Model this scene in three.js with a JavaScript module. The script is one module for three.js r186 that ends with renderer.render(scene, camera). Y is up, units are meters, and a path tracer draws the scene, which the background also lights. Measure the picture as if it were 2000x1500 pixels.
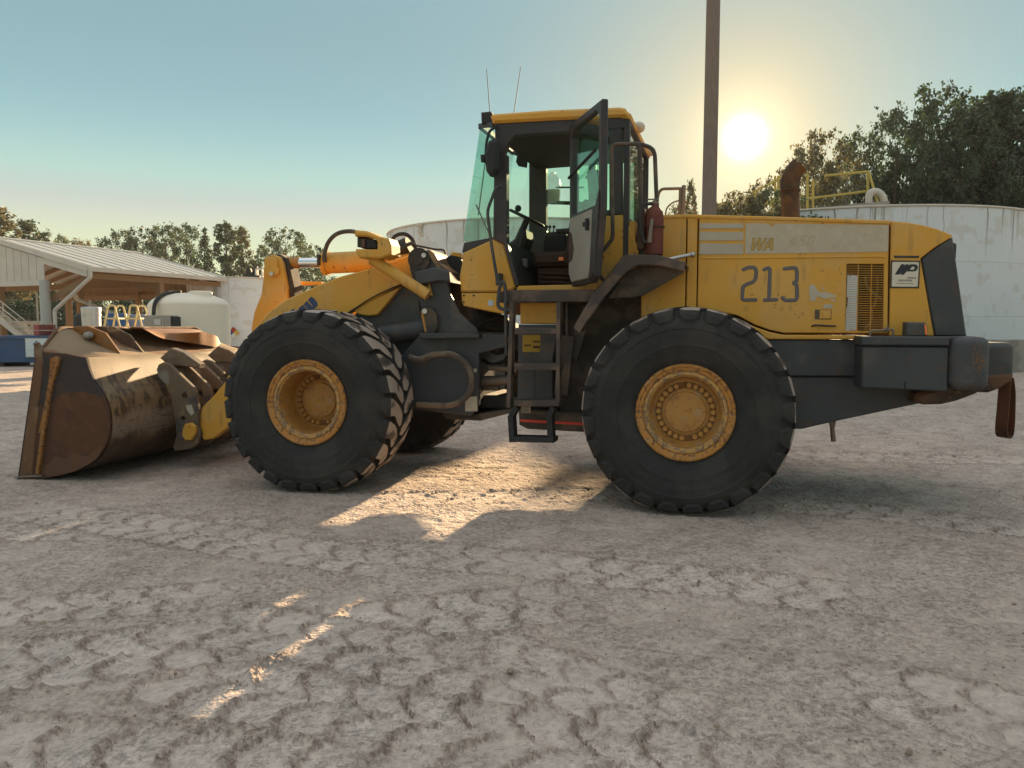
import * as THREE from 'three';
import { mergeGeometries, toCreasedNormals } from 'three/addons/utils/BufferGeometryUtils.js';
import { RoundedBoxGeometry } from 'three/addons/geometries/RoundedBoxGeometry.js';
import { ImprovedNoise } from 'three/addons/math/ImprovedNoise.js';

// ------------------------------------------------------------------ camera, sky, sun, exposure
const scene = new THREE.Scene();
const camera = new THREE.PerspectiveCamera(2 * Math.atan(750 / 1500) * 180 / Math.PI, 4 / 3, 0.1, 2000);
const EYE = new THREE.Vector3(0, 1.555, 0), PITCH = Math.atan(110 / 1500);
camera.position.copy(EYE);
camera.rotation.set(-PITCH, 0, 0);
scene.add(camera);
const renderer = new THREE.WebGLRenderer();
renderer.toneMapping = THREE.LinearToneMapping;
const EXPOSURE = 3.4;   // the photograph is exposed for the shaded side
renderer.toneMappingExposure = EXPOSURE;
renderer.shadowMap.enabled = true;

// direction towards the sun: 13.1 degrees high, 16.5 degrees right of the view
const SUN = new THREE.Vector3(0.303, 0.2474, -1.0208).normalize();
{
  const W = 2048, H = 1024, data = new Float32Array(W * H * 4);
  const mix = (a, b, t) => [0, 1, 2].map((i) => a[i] + (b[i] - a[i]) * t);
  const ss = (x, a, b) => { const t = Math.min(1, Math.max(0, (x - a) / (b - a))); return t * t * (3 - 2 * t); };
  // clear teal air in view, unseen overhead part brightened to fill the shade
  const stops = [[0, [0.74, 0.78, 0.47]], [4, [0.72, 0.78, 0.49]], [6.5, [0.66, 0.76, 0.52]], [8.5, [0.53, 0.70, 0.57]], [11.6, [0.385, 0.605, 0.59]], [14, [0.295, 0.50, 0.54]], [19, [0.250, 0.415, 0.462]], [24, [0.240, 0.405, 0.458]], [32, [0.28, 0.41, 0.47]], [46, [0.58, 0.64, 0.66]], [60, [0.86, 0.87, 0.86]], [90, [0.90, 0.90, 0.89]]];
  const baseAt = (el) => { let k = 0; while (k + 2 < stops.length && el > stops[k + 1][0]) k++; return mix(stops[k][1], stops[k + 1][1], Math.min(1, Math.max(0, (el - stops[k][0]) / (stops[k + 1][0] - stops[k][0])))); };
  const smooth = (el) => { const a = [0, 0, 0]; for (const d of [-1.6, -0.8, 0, 0.8, 1.6]) { const c = baseAt(Math.max(0, el + d)); for (let i = 0; i < 3; i++) a[i] += c[i] / 5; } return a; };
  for (let j = 0; j < H; j++) {
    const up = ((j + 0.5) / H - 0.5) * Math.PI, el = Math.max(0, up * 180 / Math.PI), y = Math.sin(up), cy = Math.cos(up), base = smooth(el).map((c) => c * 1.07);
    for (let i = 0; i < W; i++) {
      const th = ((i + 0.5) / W - 0.5) * 2 * Math.PI, x = Math.cos(th) * cy, z = Math.sin(th) * cy;
      const c = x * SUN.x + y * SUN.y + z * SUN.z, g = Math.acos(Math.min(1, Math.max(-1, c))) * 180 / Math.PI;
      // forward scattering round the sun: warm aureole, blown-out core
      const w = 0.86 * Math.exp(-Math.pow(g / 8.8, 1.5)), near = Math.exp(-Math.pow(g / 3.6, 2)), core = 4.5 * Math.exp(-Math.pow(g / 0.92, 2)) + 0.30 * Math.exp(-Math.pow(g / 2.4, 2)), wide = 0.16 * Math.exp(-g / 17);
      const t = mix(base, [0.92, 0.72, 0.38], w), o = (j * W + i) * 4;
      data[o] = (t[0] + wide + near * 0.26 + core) / EXPOSURE;
      data[o + 1] = (t[1] + wide * 0.9 + near * 0.18 + core * 0.9) / EXPOSURE;
      data[o + 2] = (t[2] + wide * 0.7 + near * 0.08 + core * 0.66) / EXPOSURE;
      data[o + 3] = 1;
    }
  }
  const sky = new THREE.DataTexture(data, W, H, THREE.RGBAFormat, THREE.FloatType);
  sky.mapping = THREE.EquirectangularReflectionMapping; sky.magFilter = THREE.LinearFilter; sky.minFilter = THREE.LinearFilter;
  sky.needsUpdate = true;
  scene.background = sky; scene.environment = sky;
}
const sun = new THREE.DirectionalLight(new THREE.Color(1.0, 0.71, 0.40), 5);
sun.position.copy(SUN).multiplyScalar(120); sun.castShadow = true; sun.shadow.radius = 1.6;
Object.assign(sun.shadow.camera, { left: -60, right: 60, top: 60, bottom: -40, near: 1, far: 400 });
sun.shadow.mapSize.set(4096, 4096);
scene.add(sun);

// ------------------------------------------------------------------ small helpers
const R = Math.PI / 180, V = (x, y, z) => new THREE.Vector3(x, y, z);
let seed = 7;
const rnd = () => { seed = (seed + 0x6d2b79f5) | 0; let t = Math.imul(seed ^ (seed >>> 15), 1 | seed); t = (t + Math.imul(t ^ (t >>> 7), 61 | t)) ^ t; return ((t ^ (t >>> 14)) >>> 0) / 4294967296; };
const rr = (a, b) => a + (b - a) * rnd(), gauss = () => (rnd() + rnd() + rnd() + rnd() - 2) * 0.87;
const clamp = (x, a = 0, b = 1) => Math.min(b, Math.max(a, x)), sstep = (a, b, x) => { const t = clamp((x - a) / (b - a)); return t * t * (3 - 2 * t); };
const lerp = (a, b, t) => a + (b - a) * t;
const IN = new ImprovedNoise();
const n3 = (x, y, z = 0) => IN.noise(x, y, z);
function fbm(x, y, oct = 4, z = 0) { let s = 0, a = 0.5; for (let i = 0; i < oct; i++) { s += a * IN.noise(x, y, z + i * 7.3); x *= 2.03; y *= 2.03; a *= 0.5; } return s; }

const used = new Map();
function numbered(name) { const n = used.get(name) ?? 0; used.set(name, n + 1); return n ? name + '_' + String(n).padStart(3, '0') : name; }
// every geometry gets uv in metres by its largest normal axis, so that textures keep their real size
function prep(g, keepUv = false) {
  if (g.index) g = g.toNonIndexed();
  for (const k of Object.keys(g.attributes)) if (!['position', 'normal', 'uv', 'color'].includes(k)) g.deleteAttribute(k);
  if (!g.attributes.normal) g.computeVertexNormals();
  if (!keepUv || !g.attributes.uv) {
    const p = g.attributes.position, n = p.count, uv = new Float32Array(n * 2), a = V(), b = V(), c = V(), q = V();
    for (let i = 0; i < n; i += 3) {
      a.fromBufferAttribute(p, i); b.fromBufferAttribute(p, i + 1); c.fromBufferAttribute(p, i + 2);
      q.copy(b).sub(a).cross(c.clone().sub(a));
      const ax = Math.abs(q.x), ay = Math.abs(q.y), az = Math.abs(q.z);
      [a, b, c].forEach((v, k) => {
        const [s, t] = az >= ax && az >= ay ? [v.x, v.y] : ax >= ay ? [v.z, v.y] : [v.x, v.z];
        uv[(i + k) * 2] = s; uv[(i + k) * 2 + 1] = t;
      });
    }
    g.setAttribute('uv', new THREE.BufferAttribute(uv, 2));
  }
  return g;
}
function merged(list, keepUv) {
  const gs = [].concat(list).map((g) => prep(g, keepUv));
  const colored = gs.every((g) => g.attributes.color);
  if (!colored) gs.forEach((g) => g.deleteAttribute('color'));
  return gs.length === 1 ? gs[0] : mergeGeometries(gs);
}
function mesh(name, geo, mat, parent = scene, keepUv = false) {
  const m = new THREE.Mesh(merged(geo, keepUv), mat);
  m.name = parent === scene ? numbered(name) : name; m.castShadow = m.receiveShadow = true;
  parent.add(m);
  return m;
}
function tag(o, label, category, group, kind) {
  if (label) o.userData.label = label;
  if (category) o.userData.category = category;
  if (group) o.userData.group = group;
  if (kind) o.userData.kind = kind;
  return o;
}
function thing(name, label, category, x = 0, y = 0, z = 0, turn = 0, group) {
  const o = new THREE.Group(); o.name = numbered(name); o.position.set(x, y, z); o.rotation.y = turn; scene.add(o);
  return tag(o, label, category, group);
}
function sub(name, parent) { const o = new THREE.Group(); o.name = name; parent.add(o); return o; }
const box = (x0, x1, y0, y1, z0, z1, r = 0) => {
  const w = Math.abs(x1 - x0), h = Math.abs(y1 - y0), d = Math.abs(z1 - z0);
  const g = r ? new RoundedBoxGeometry(w, h, d, 2, Math.min(r, w / 2.05, h / 2.05, d / 2.05)) : new THREE.BoxGeometry(w, h, d);
  return g.translate((x0 + x1) / 2, (y0 + y1) / 2, (z0 + z1) / 2);
};
// outline of [x, y] points as a plate between depths z0 and z1, with a small chamfer
function plate(pts, z0, z1, bevel = 0.006, holes = []) {
  if (z0 > z1) [z0, z1] = [z1, z0];
  const s = new THREE.Shape(pts.map((p) => new THREE.Vector2(p[0], p[1])));
  for (const h of holes) s.holes.push(h instanceof THREE.Path ? h : new THREE.Path(h.map((p) => new THREE.Vector2(p[0], p[1]))));
  bevel = Math.min(bevel, (z1 - z0) / 2.5);
  const g = new THREE.ExtrudeGeometry(s, { depth: z1 - z0 - 2 * bevel, bevelEnabled: bevel > 0, bevelThickness: bevel, bevelSize: bevel, bevelOffset: -bevel, bevelSegments: 1, curveSegments: 12 });
  return g.translate(0, 0, z0 + bevel);
}
const circ = (x, y, r, n = 20) => { const p = new THREE.Path(); p.absarc(x, y, r, 0, Math.PI * 2, true); return p; };
const ring = (x, y, r, n = 24) => Array.from({ length: n }, (_, i) => [x + r * Math.cos(i / n * 2 * Math.PI), y + r * Math.sin(i / n * 2 * Math.PI)]);
// pipe through points with rounded corners
function pipe(pts, r, corner = 0.06, seg = 8, closed = false) {
  const out = [], P = pts.map((p) => p.isVector3 ? p : V(...p));
  if (corner <= 0 || P.length < 3) out.push(...P);
  else {
    out.push(P[0]);
    for (let i = 1; i < P.length - 1; i++) {
      const a = P[i - 1], b = P[i], c = P[i + 1], k = Math.min(corner, b.distanceTo(a) * 0.45, b.distanceTo(c) * 0.45);
      const s = b.clone().lerp(a, k / b.distanceTo(a)), e = b.clone().lerp(c, k / b.distanceTo(c));
      for (let t = 0; t <= 4; t++) { const u = t / 4; out.push(s.clone().multiplyScalar((1 - u) ** 2).addScaledVector(b, 2 * u * (1 - u)).addScaledVector(e, u * u)); }
    }
    out.push(P[P.length - 1]);
  }
  const path = new THREE.CurvePath();
  for (let i = 0; i + 1 < out.length; i++) if (out[i].distanceTo(out[i + 1]) > 1e-5) path.add(new THREE.LineCurve3(out[i], out[i + 1]));
  const L = path.getLength(), n = Math.max(out.length * 2, Math.ceil(L / Math.max(0.03, r * 1.2)));
  return capped(new THREE.TubeGeometry(path, Math.min(n, 220), r, seg, closed), path, r);
}
function capped(tube, path, r) {
  const caps = [0, 1].map((u) => new THREE.SphereGeometry(r * 0.98, 8, 6).translate(...path.getPointAt(u).toArray()));
  return mergeGeometries([prep(tube), ...caps.map((c) => prep(c))]);
}
function hose(pts, r, seg = 8, n = 48) {
  const c = new THREE.CatmullRomCurve3(pts.map((p) => p.isVector3 ? p : V(...p)), false, 'centripetal');
  return new THREE.TubeGeometry(c, n, r, seg);
}
function rod(a, b, r, r2 = r, seg = 16) {
  a = a.isVector3 ? a : V(...a); b = b.isVector3 ? b : V(...b);
  const d = b.clone().sub(a), g = new THREE.CylinderGeometry(r2, r, d.length(), seg);
  return g.applyQuaternion(new THREE.Quaternion().setFromUnitVectors(V(0, 1, 0), d.clone().normalize())).translate((a.x + b.x) / 2, (a.y + b.y) / 2, (a.z + b.z) / 2);
}
function beam(a, b, w, h) { // rectangular bar from a to b
  a = a.isVector3 ? a : V(...a); b = b.isVector3 ? b : V(...b);
  const d = b.clone().sub(a), L = d.length(), z = d.clone().normalize();
  const up = Math.abs(z.y) > 0.95 ? V(1, 0, 0) : V(0, 1, 0), x = up.clone().cross(z).normalize(), y = z.clone().cross(x);
  return new THREE.BoxGeometry(w, h, L).applyMatrix4(new THREE.Matrix4().makeBasis(x, y, z)).translate((a.x + b.x) / 2, (a.y + b.y) / 2, (a.z + b.z) / 2);
}
const zcyl = (x, y, z0, z1, r, seg = 24, r2 = r) => new THREE.CylinderGeometry(r2, r, Math.abs(z1 - z0), seg).rotateX(Math.PI / 2).translate(x, y, (z0 + z1) / 2);

// ------------------------------------------------------------------ textures (tileable, colour only, linear values in)
const lin2s = (c) => { c = clamp(c); return Math.round(255 * (c <= 0.0031308 ? c * 12.92 : 1.055 * Math.pow(c, 1 / 2.4) - 0.055)); };
function hash2(x, y, s) { let h = Math.imul(x, 374761393) + Math.imul(y, 668265263) + Math.imul(s, 1274126177) | 0; h = Math.imul(h ^ (h >>> 13), 1274126177); return ((h ^ (h >>> 16)) >>> 0) / 4294967296; }
function pn(u, v, f, s) { // periodic value noise, f cells across
  const x = u * f, y = v * f, x0 = Math.floor(x), y0 = Math.floor(y), fx = x - x0, fy = y - y0, a = fx * fx * (3 - 2 * fx), b = fy * fy * (3 - 2 * fy);
  const m = (k) => ((k % f) + f) % f;
  const h00 = hash2(m(x0), m(y0), s), h10 = hash2(m(x0 + 1), m(y0), s), h01 = hash2(m(x0), m(y0 + 1), s), h11 = hash2(m(x0 + 1), m(y0 + 1), s);
  return lerp(lerp(h00, h10, a), lerp(h01, h11, a), b);
}
function pf(u, v, f, s, oct = 4) { let t = 0, a = 0.5, n = 0; for (let i = 0; i < oct; i++) { t += a * pn(u, v, f << i, s + i); n += a; a *= 0.5; } return t / n; }
function texture(n, fn, metres, srgb = true, n2 = n) {
  const d = new Uint8Array(n * n2 * 4);
  for (let j = 0; j < n2; j++) for (let i = 0; i < n; i++) {
    const c = fn((i + 0.5) / n, (j + 0.5) / n2), o = (j * n + i) * 4;
    for (let k = 0; k < 3; k++) d[o + k] = srgb ? lin2s(c[k]) : Math.round(255 * clamp(c[k]));
    d[o + 3] = 255;
  }
  const t = new THREE.DataTexture(d, n, n2);
  t.wrapS = t.wrapT = THREE.RepeatWrapping; t.magFilter = THREE.LinearFilter; t.minFilter = THREE.LinearMipmapLinearFilter;
  if (srgb) t.colorSpace = THREE.SRGBColorSpace;
  const [mx, my] = [].concat(metres, metres);
  t.repeat.set(1 / mx, 1 / my); t.needsUpdate = true;
  return t;
}
const grey = (f) => (u, v) => { const x = f(u, v); return [x, x, x]; };
const cmix = (a, b, t) => [lerp(a[0], b[0], t), lerp(a[1], b[1], t), lerp(a[2], b[2], t)];
const std = (o) => new THREE.MeshStandardMaterial({ roughness: 0.6, metalness: 0, ...o });
const phys = (o) => new THREE.MeshPhysicalMaterial(o);
const rgb = (r, g, b) => new THREE.Color().setRGB(r, g, b);

const T = {};
// sun-bleached machine yellow with dust film in blotches and tiny chips
T.yellow = texture(1024, (u, v) => {
  const a = pf(u, v, 4, 11, 5), d = sstep(0.5, 0.72, pf(u, v, 6, 31, 5)), ch = sstep(0.79, 0.83, pf(u, v, 60, 51, 2)) * sstep(0.55, 0.7, pf(u, v, 5, 61, 3)), st = pf(u, v * 0.25, 24, 77, 3);
  let c = cmix([0.68, 0.345, 0.042], [0.59, 0.285, 0.036], a);
  c = cmix(c, [0.58, 0.375, 0.15], d * 0.36); c = cmix(c, [0.30, 0.17, 0.06], sstep(0.66, 0.85, st) * 0.4);
  return cmix(c, [0.13, 0.06, 0.03], ch * 0.8);
}, 1.7);
T.yellowRough = texture(512, grey((u, v) => 0.40 + 0.28 * pf(u, v, 6, 31, 5) + 0.08 * pf(u, v, 60, 5, 2)), 1.7, false);
T.orange = texture(512, (u, v) => {   // rims: older, warmer coat with chips and rust
  const a = pf(u, v, 6, 15, 4), ch = sstep(0.62, 0.7, pf(u, v, 22, 52, 4)), d = sstep(0.5, 0.75, pf(u, v, 8, 33, 4));
  let c = cmix([0.48, 0.225, 0.045], [0.37, 0.165, 0.04], a); c = cmix(c, [0.36, 0.25, 0.14], d * 0.55);
  return cmix(c, [0.20, 0.085, 0.03], ch * 0.45);
}, 0.8);
T.rim = texture(512, (u, v) => { const a = pf(u, v, 6, 15, 4), ch = sstep(0.60, 0.68, pf(u, v, 20, 52, 4)), d = sstep(0.5, 0.75, pf(u, v, 8, 33, 4)); let c = cmix([0.50, 0.215, 0.04], [0.40, 0.165, 0.035], a); c = cmix(c, [0.40, 0.26, 0.14], d * 0.5); return cmix(c, [0.11, 0.05, 0.03], ch * 0.8); }, 0.5);
T.chip = texture(512, (u, v) => {   // lock ring, flaked to rust and bare scale
  const a = pf(u, v, 8, 15, 4), ch = sstep(0.45, 0.56, pf(u, v, 20, 57, 4));
  return cmix(cmix([0.55, 0.29, 0.07], [0.45, 0.25, 0.09], a), cmix([0.11, 0.05, 0.03], [0.34, 0.24, 0.16], pf(u, v, 40, 9, 2)), ch * 0.85);
}, 0.5);
T.chassis = texture(512, (u, v) => {
  const a = pf(u, v, 4, 12, 5), d = sstep(0.48, 0.75, pf(u, v, 5, 32, 5)), r = sstep(0.68, 0.76, pf(u, v, 18, 72, 4));
  let c = cmix([0.048, 0.052, 0.060], [0.034, 0.036, 0.042], a); c = cmix(c, [0.13, 0.11, 0.095], d * 0.42);
  return cmix(c, [0.09, 0.045, 0.025], r * 0.55);
}, 1.3);
T.grime = texture(512, (u, v) => {
  const a = pf(u, v, 6, 13, 5), d = sstep(0.45, 0.7, pf(u, v, 7, 38, 5));
  return cmix(cmix([0.035, 0.030, 0.028], [0.055, 0.045, 0.038], a), [0.16, 0.115, 0.08], d * 0.5);
}, 0.9);
T.rubber = texture(1024, (u, v) => {
  const a = pf(u, v, 8, 14, 5), d = sstep(0.42, 0.74, pf(u, v, 5, 35, 5)), f = pf(u, v, 90, 5, 2);
  let c = cmix([0.016, 0.0155, 0.016], [0.030, 0.027, 0.026], a); c = cmix(c, [0.075, 0.062, 0.055], d * 0.30);
  return cmix(c, [0.14, 0.12, 0.10], sstep(0.66, 0.8, f) * 0.12);
}, 1.1);
T.tread = texture(512, (u, v) => {   // lugs carry a film of dried pale mud
  const a = pf(u, v, 8, 16, 5), d = sstep(0.28, 0.5, pf(u, v, 6, 36, 5));
  return cmix(cmix([0.05, 0.038, 0.031], [0.085, 0.062, 0.05], a), [0.40, 0.32, 0.27], d * 0.85);
}, 0.7);
T.fine = texture(512, grey((u, v) => 0.55 * pf(u, v, 16, 3, 4) + 0.45 * pf(u, v, 90, 8, 3)), 0.6, false);
T.rust = texture(1024, (u, v) => {
  const a = pf(u, v, 5, 18, 5), b = pf(u, v, 9, 28, 5), c2 = pf(u, v, 30, 88, 4);
  let c = cmix([0.090, 0.040, 0.020], [0.165, 0.082, 0.040], a);
  c = cmix(c, [0.040, 0.028, 0.024], sstep(0.5, 0.68, b) * 0.85); c = cmix(c, [0.26, 0.18, 0.12], sstep(0.60, 0.74, pf(u, v, 7, 48, 5)) * 0.55);
  return cmix(c, [0.22, 0.10, 0.03], sstep(0.62, 0.72, c2) * 0.45);
}, 2.3);
T.wornYellow = texture(1024, (u, v) => {   // bucket back: yellow almost rubbed away, scratches, clay dust
  const a = pf(u, v, 5, 19, 5), b = pf(u, v, 8, 29, 5), scr = Math.max(sstep(0.70, 0.80, pf(u * 0.3, v, 40, 91, 2)), sstep(0.70, 0.80, pf(u, v * 0.25, 36, 93, 2)));
  let c = cmix([0.30, 0.205, 0.11], [0.215, 0.135, 0.06], a);
  c = cmix(c, [0.085, 0.042, 0.024], sstep(0.49, 0.60, b) * 0.9); c = cmix(c, [0.045, 0.03, 0.024], sstep(0.56, 0.66, pf(u, v, 4, 39, 5)) * 0.85);
  return cmix(c, [0.06, 0.032, 0.02], scr * 0.6);
}, 2.1);
T.clay = texture(1024, (u, v) => {   // upper bucket plate dusted with pale clay
  const a = pf(u, v, 5, 20, 5), b = sstep(0.47, 0.60, pf(u, v, 6, 30, 5));
  return cmix(cmix([0.31, 0.225, 0.14], [0.20, 0.125, 0.065], a), cmix([0.26, 0.11, 0.035], [0.11, 0.055, 0.03], pf(u, v, 12, 40, 3)), b * 0.85);
}, 1.9);
T.tank = texture(1024, (u, v) => {   // white paint; rust and soot run down from the rim
  const a = pf(u, v, 5, 21, 5), s = pn(u, 0.3, 37, 7) * 0.55 + pn(u + 0.02 * pn(u, v, 16, 5), 0.7, 210, 8) * 0.45, top = pn(u, 0.5, 70, 9) * 0.55 + 0.10, run = sstep(0.68, 0.88, s) * sstep(1 - top, 1.05 - top * 0.25, v);
  let c = cmix([0.67, 0.69, 0.71], [0.60, 0.62, 0.645], a); c = cmix(c, [0.20, 0.165, 0.14], run * 0.85);
  return cmix(c, [0.45, 0.36, 0.27], sstep(0.6, 0.75, pf(u, v, 14, 41, 4)) * 0.3);
}, [1, 1], true, 512);
T.wood = texture(512, (u, v) => {
  const g = pf(u * 3, v * 0.2, 12, 22, 4), a = pf(u, v, 3, 42, 3);
  return cmix(cmix([0.20, 0.115, 0.055], [0.29, 0.175, 0.085], g), [0.17, 0.11, 0.065], a * 0.4);
}, 1.2);
T.metal = texture(512, (u, v) => { const a = pf(u, v, 6, 23, 5), s = pf(u, v * 0.2, 20, 43, 3); return cmix([0.44, 0.45, 0.44], [0.33, 0.335, 0.33], 0.5 * a + 0.5 * s); }, 2.5);
T.siding = texture(512, (u, v) => { const a = pf(u, v, 6, 24, 5); return cmix([0.60, 0.56, 0.50], [0.48, 0.45, 0.41], a); }, 2.5);
T.concrete = texture(512, (u, v) => { const a = pf(u, v, 5, 25, 6), d = sstep(0.5, 0.7, pf(u, v, 4, 45, 5)); return cmix(cmix([0.36, 0.33, 0.29], [0.26, 0.24, 0.21], a), [0.17, 0.155, 0.14], d * 0.6); }, 2);
T.plastic = texture(512, (u, v) => { const a = pf(u, v, 4, 26, 4); return cmix([0.86, 0.75, 0.61], [0.78, 0.67, 0.54], a); }, 2);
T.blue = texture(512, (u, v) => { const a = pf(u, v, 5, 27, 5), r = sstep(0.68, 0.75, pf(u, v, 16, 47, 4)); return cmix(cmix([0.022, 0.060, 0.16], [0.030, 0.085, 0.20], a), [0.12, 0.09, 0.07], r * 0.6); }, 1.6);
T.white = texture(512, (u, v) => { const a = pf(u, v, 8, 66, 5); return cmix([0.52, 0.46, 0.37], [0.40, 0.34, 0.27], a); }, 0.9);
T.ash = texture(512, (u, v) => { const a = pf(u, v * 0.15, 16, 67, 4); return cmix([0.25, 0.19, 0.155], [0.16, 0.12, 0.10], a); }, 1.0);
T.grit = texture(1024, (u, v) => { // crumbs, chaff and dust of the ground, a tint round 1
  const a = pf(u, v, 60, 71, 4), b = pf(u, v, 7, 73, 5), p = sstep(0.80, 0.88, pn(u, v, 150, 75)), zone = sstep(0.40, 0.60, pf(u, v, 5, 79, 5)), c2 = pf(u, v, 22, 91, 5);
  const chaff = sstep(0.64, 0.76, pn(u + 0.13 * b, v * 0.5, 256, 95)) + sstep(0.66, 0.78, pn(u * 0.5, v - 0.1 * b, 232, 97)), hole = sstep(0.60, 0.72, pf(u, v, 70, 99, 3));
  let t = 0.86 + 0.42 * (a - 0.5) + 0.20 * (b - 0.5) + 0.30 * (c2 - 0.5) * zone; t *= 1 - 0.24 * hole * (0.25 + 0.75 * zone); t *= 1 - 0.20 * clamp(chaff) * (0.35 + 0.65 * zone);
  return [t + p * 0.10, t * 0.982 + p * 0.09, t * 0.968 + p * 0.08];
}, 1.9);
T.gritBump = texture(1024, grey((u, v) => { const z = sstep(0.40, 0.60, pf(u, v, 5, 79, 5)); return 0.40 * pf(u, v, 22, 91, 5) + (0.25 + 0.35 * z) * pf(u, v, 100, 83, 3) + 0.25 * sstep(0.68, 0.85, pn(u, v, 80, 85)) - 0.22 * z * sstep(0.60, 0.72, pf(u, v, 70, 99, 3)); }), 1.9, false);

const M = {
  yellow: std({ map: T.yellow, roughnessMap: T.yellowRough, roughness: 1, bumpMap: T.fine, bumpScale: 0.0006 }),
  orange: std({ map: T.orange, roughness: 0.6, bumpMap: T.fine, bumpScale: 0.001 }),
  rimEdge: std({ map: T.rim, roughness: 0.65, bumpMap: T.fine, bumpScale: 0.001 }),
  chip: std({ map: T.chip, roughness: 0.75, bumpMap: T.fine, bumpScale: 0.002 }),
  chassis: std({ map: T.chassis, roughness: 0.55, bumpMap: T.fine, bumpScale: 0.001 }),
  cabMetal: std({ map: T.chassis, roughness: 0.5, color: rgb(0.72, 0.56, 0.55), bumpMap: T.fine, bumpScale: 0.0005 }),
  grime: std({ map: T.grime, roughness: 0.8, bumpMap: T.fine, bumpScale: 0.002 }),
  step: std({ map: T.grime, roughness: 0.7, color: rgb(1.3, 1.15, 1.15), bumpMap: T.fine, bumpScale: 0.001 }),
  rubber: std({ map: T.rubber, roughness: 0.85, bumpMap: T.fine, bumpScale: 0.0015 }),
  tread: std({ map: T.tread, roughness: 0.6, bumpMap: T.fine, bumpScale: 0.002 }),
  black: std({ color: rgb(0.016, 0.016, 0.018), roughness: 0.7 }),
  hose: std({ color: rgb(0.030, 0.027, 0.025), roughness: 0.75 }),
  dustyHose: std({ map: T.grime, color: rgb(1.9, 1.8, 1.7), roughness: 0.85 }),
  interior: std({ color: rgb(0.030, 0.026, 0.026), roughness: 0.7 }),
  seat: std({ color: rgb(0.055, 0.026, 0.018), roughness: 0.85 }),
  rust: std({ map: T.rust, roughness: 0.78, bumpMap: T.fine, bumpScale: 0.003 }),
  worn: std({ map: T.wornYellow, roughness: 0.7, bumpMap: T.fine, bumpScale: 0.003 }),
  clay: std({ map: T.clay, roughness: 0.8, bumpMap: T.fine, bumpScale: 0.003 }),
  ear: std({ map: T.rust, color: rgb(1.25, 1.75, 2.3), roughness: 0.7, bumpMap: T.fine, bumpScale: 0.002 }),
  edgeBar: std({ map: T.rim, color: rgb(0.62, 0.6, 0.6), roughness: 0.7, bumpMap: T.fine, bumpScale: 0.002 }),
  wornLip: std({ map: T.orange, color: rgb(0.62, 0.52, 0.5), roughness: 0.65, bumpMap: T.fine, bumpScale: 0.002 }),
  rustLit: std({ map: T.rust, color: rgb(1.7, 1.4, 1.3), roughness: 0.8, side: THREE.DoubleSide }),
  chrome: std({ color: rgb(0.75, 0.78, 0.82), metalness: 1, roughness: 0.12 }),
  steel: std({ color: rgb(0.50, 0.50, 0.50), metalness: 1, roughness: 0.42, bumpMap: T.fine, bumpScale: 0.001 }),
  dullSteel: std({ color: rgb(0.22, 0.17, 0.14), metalness: 0.5, roughness: 0.6 }),
  glass: phys({ color: rgb(0.82, 0.955, 0.885), transmission: 1, roughness: 0.02, thickness: 0, ior: 1.5 }),
  mirrorGlass: std({ color: rgb(0.6, 0.62, 0.65), metalness: 1, roughness: 0.05 }),
  bottle: phys({ color: rgb(0.80, 0.84, 0.86), transmission: 0.85, roughness: 0.12, thickness: 0, ior: 1.45 }),
  exhaust: std({ map: T.rust, color: rgb(0.62, 0.72, 0.85), roughness: 0.85, bumpMap: T.fine, bumpScale: 0.002 }),
  white: std({ map: T.white, roughness: 0.7 }),
  stencil: std({ color: rgb(0.13, 0.115, 0.12), roughness: 0.75 }),
  blueLetter: std({ color: rgb(0.016, 0.045, 0.13), roughness: 0.5 }),
  red: std({ map: T.rust, color: rgb(0.95, 0.40, 0.5), roughness: 0.7, bumpMap: T.fine, bumpScale: 0.0008 }),
  redStrip: std({ color: rgb(0.55, 0.05, 0.025), roughness: 0.5 }),
  amber: phys({ color: rgb(0.85, 0.20, 0.03), roughness: 0.25 }),
  strap: std({ map: T.rust, color: rgb(0.9, 0.75, 0.7), roughness: 0.95 }),
  doorInner: std({ map: T.white, color: rgb(0.60, 0.62, 0.68), roughness: 0.6 }),
  tank: std({ map: T.tank, roughness: 0.6, bumpMap: T.fine, bumpScale: 0.001 }),
  tankTrim: std({ map: T.siding, color: rgb(1.05, 1.0, 0.95), roughness: 0.7 }),
  ladder: std({ color: rgb(0.60, 0.49, 0.24), roughness: 0.6 }),
  railYellow: std({ color: rgb(0.46, 0.34, 0.07), roughness: 0.6 }),
  concrete: std({ map: T.concrete, roughness: 0.9, bumpMap: T.fine, bumpScale: 0.004 }),
  roof: std({ map: T.metal, roughness: 0.5, metalness: 0.0 }),
  trim: std({ map: T.siding, roughness: 0.5 }),
  siding: std({ map: T.siding, roughness: 0.6 }),
  wood: std({ map: T.wood, roughness: 0.8, bumpMap: T.fine, bumpScale: 0.002 }),
  post: std({ map: T.metal, roughness: 0.5 }),
  plastic: phys({ map: T.plastic, roughness: 0.45 }),
  blue: std({ map: T.blue, roughness: 0.5 }),
  drumBlue: std({ color: rgb(0.015, 0.07, 0.22), roughness: 0.4 }),
  tote: std({ color: rgb(0.20, 0.25, 0.40), roughness: 0.6 }),
  box: std({ map: T.siding, color: rgb(0.62, 0.58, 0.55), roughness: 0.55 }),
  pole: std({ map: T.ash, roughness: 0.85, bumpMap: T.fine, bumpScale: 0.004 }),
  bark: std({ color: rgb(0.075, 0.058, 0.045), roughness: 0.95, bumpMap: T.fine, bumpScale: 0.01 }),
};
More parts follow.
